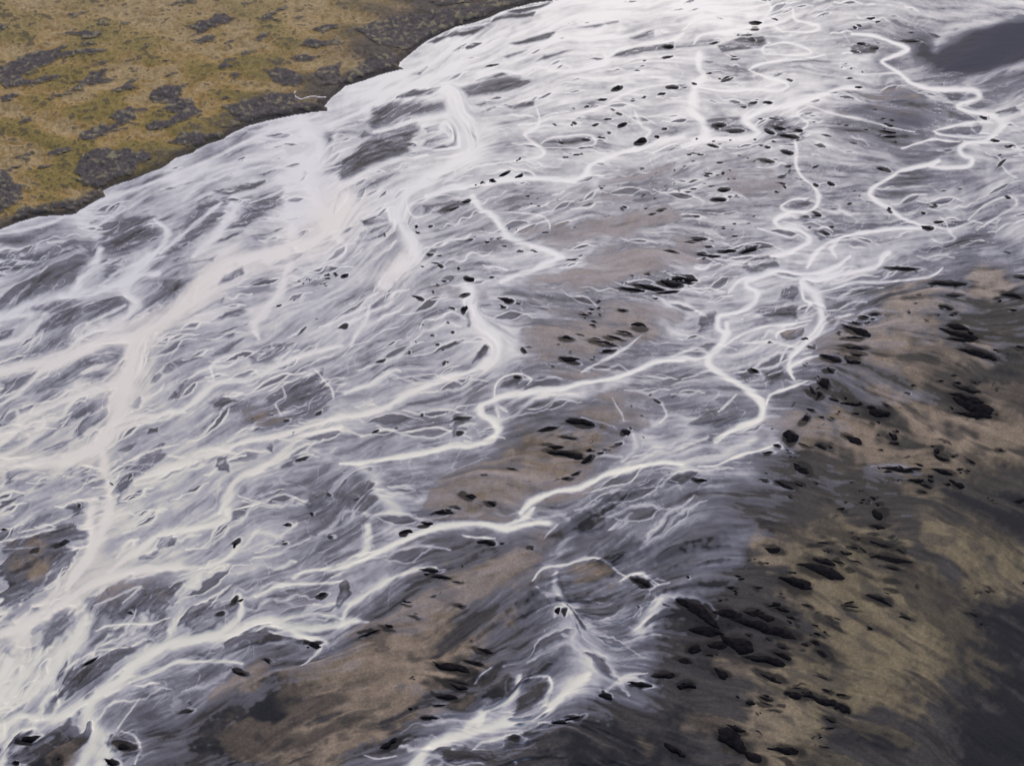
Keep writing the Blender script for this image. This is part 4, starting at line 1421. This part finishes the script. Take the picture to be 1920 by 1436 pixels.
def islet_mesh(x, y, rx, ry, a, seed):
    """verts and faces of a low lopsided dome, steep on its upstream side, in metres"""
    r = random.Random(seed)
    NA, NR = 48, 6
    ph = [r.uniform(0, 6.28) for _ in range(5)]
    am = [r.uniform(.06, .16), r.uniform(.04, .11), r.uniform(.02, .07), r.uniform(.015, .05), r.uniform(.01, .04)]
    bend = r.uniform(-.32, .32)
    flat = r.uniform(.55, 1.0)
    cxg, cyg = ground(x, y)
    sc = math.hypot(float(cyg), HC) / FPX
    H = max(.22, min(1.1, .28 * min(rx, ry) * sc))
    V, F = [], []
    for k in range(NR + 1):
        q = k / NR                                      # 0 = foot, 1 = crest
        rad = 1.08 - 1.08 * q ** 1.25
        for i in range(NA):
            th = 2 * math.pi * i / NA
            w_ = 1 + sum(am[j] * math.sin((j + 2) * th + ph[j]) for j in range(5))
            e = math.cos(th) * rad * w_
            n = math.sin(th) * rad * w_
            if e < 0:
                e *= 1.28
                n *= (1 - .28 * min(1, -e))
            if n > 0:
                n *= flat
            n += bend * (e * e - .4)
            e += .12 * q
            px = x + rx * e * math.cos(a) - ry * n * math.sin(a)
            py = y + rx * e * math.sin(a) + ry * n * math.cos(a)
            jj, ii = int(min(max((py - V0) / STEP, 0), NY - 1)), int(min(max((px - U0) / STEP, 0), NX - 1))
            wk = min(1.0, ry / 5.0) * (1 - .6 * q)
            px += wk * (2.0 * wn3[jj, ii] + 1.5 * wn5[jj, ii] - (2.2 * l_fine[jj, ii] + 2.0 * l_mid[jj, ii]) * max(0.0, -math.cos(th)) * math.cos(a))
            py += wk * (1.3 * wn4[jj, ii] + 1.0 * wn6[jj, ii] - (2.2 * l_fine[jj, ii] + 2.0 * l_mid[jj, ii]) * max(0.0, -math.cos(th)) * math.sin(a))
            gx_, gy_ = ground(px, py)
            hz = -.35 + (H + .35) * (math.sin(q * math.pi / 2) ** .8)
            V.append((float(gx_), float(gy_), hz + r.uniform(-.03, .03) * H))
    top = len(V)
    gx_, gy_ = ground(x + .12 * rx * math.cos(a), y + .12 * rx * math.sin(a))
    V.append((float(gx_), float(gy_), H))
    for k in range(NR):
        for i in range(NA):
            j = (i + 1) % NA
            F.append((k * NA + j, k * NA + i, (k + 1) * NA + i, (k + 1) * NA + j))
    for i in range(NA):
        F.append((NR * NA + (i + 1) % NA, NR * NA + i, top))
    return V, F, (float(cxg), float(cyg))


def link_mesh(name, V, F, mat, loc=(0, 0, 0)):
    me = bpy.data.meshes.new(name)
    me.from_pydata([(p[0] - loc[0], p[1] - loc[1], p[2] - loc[2]) for p in V], [], F)
    me.polygons.foreach_set("use_smooth", [True] * len(F))
    me.update()
    me.materials.append(mat)
    o = bpy.data.objects.new(name, me)
    o.location = loc
    COL.objects.link(o)
    return o


byreg = {}
for i in single:
    x, y, rx, ry, a = islets[i]
    for nm, test in REGIONS:
        if test(x, y):
            byreg.setdefault(nm, []).append(i)
            break
for nm, _ in REGIONS:
    mem = sorted(byreg.get(nm, []), key=lambda i: islets[i][0])
    for k, i in enumerate(mem):
        x, y, rx, ry, a = islets[i]
        V, F, c = islet_mesh(x, y, rx, ry, a, i)
        o = link_mesh("sand_islet", V, F, M_ISLET, (c[0], c[1], 0))
        ratio = max(rx, ry) / min(rx, ry)
        shape = "streak-like" if ratio > 5 else ("elongated" if ratio > 2.6 else "rounded")
        area = rx * ry
        size = "big" if area > 150 else ("tiny" if area < 22 else "small")
        tag(o, f"{size} {shape} black islet, {ordinal(k)} from left, {nm}", "sand islet", "black sand islets")
if rest:
    V, F = [], []
    for i in rest:
        v, f, c = islet_mesh(*islets[i], i)
        n = len(V)
        V += v
        F += [tuple(q + n for q in g) for g in f]
    tag(link_mesh("sand", V, F, M_ISLET), "scattered tiny black sand spots across the pale flats", "sand spots", kind="stuff")
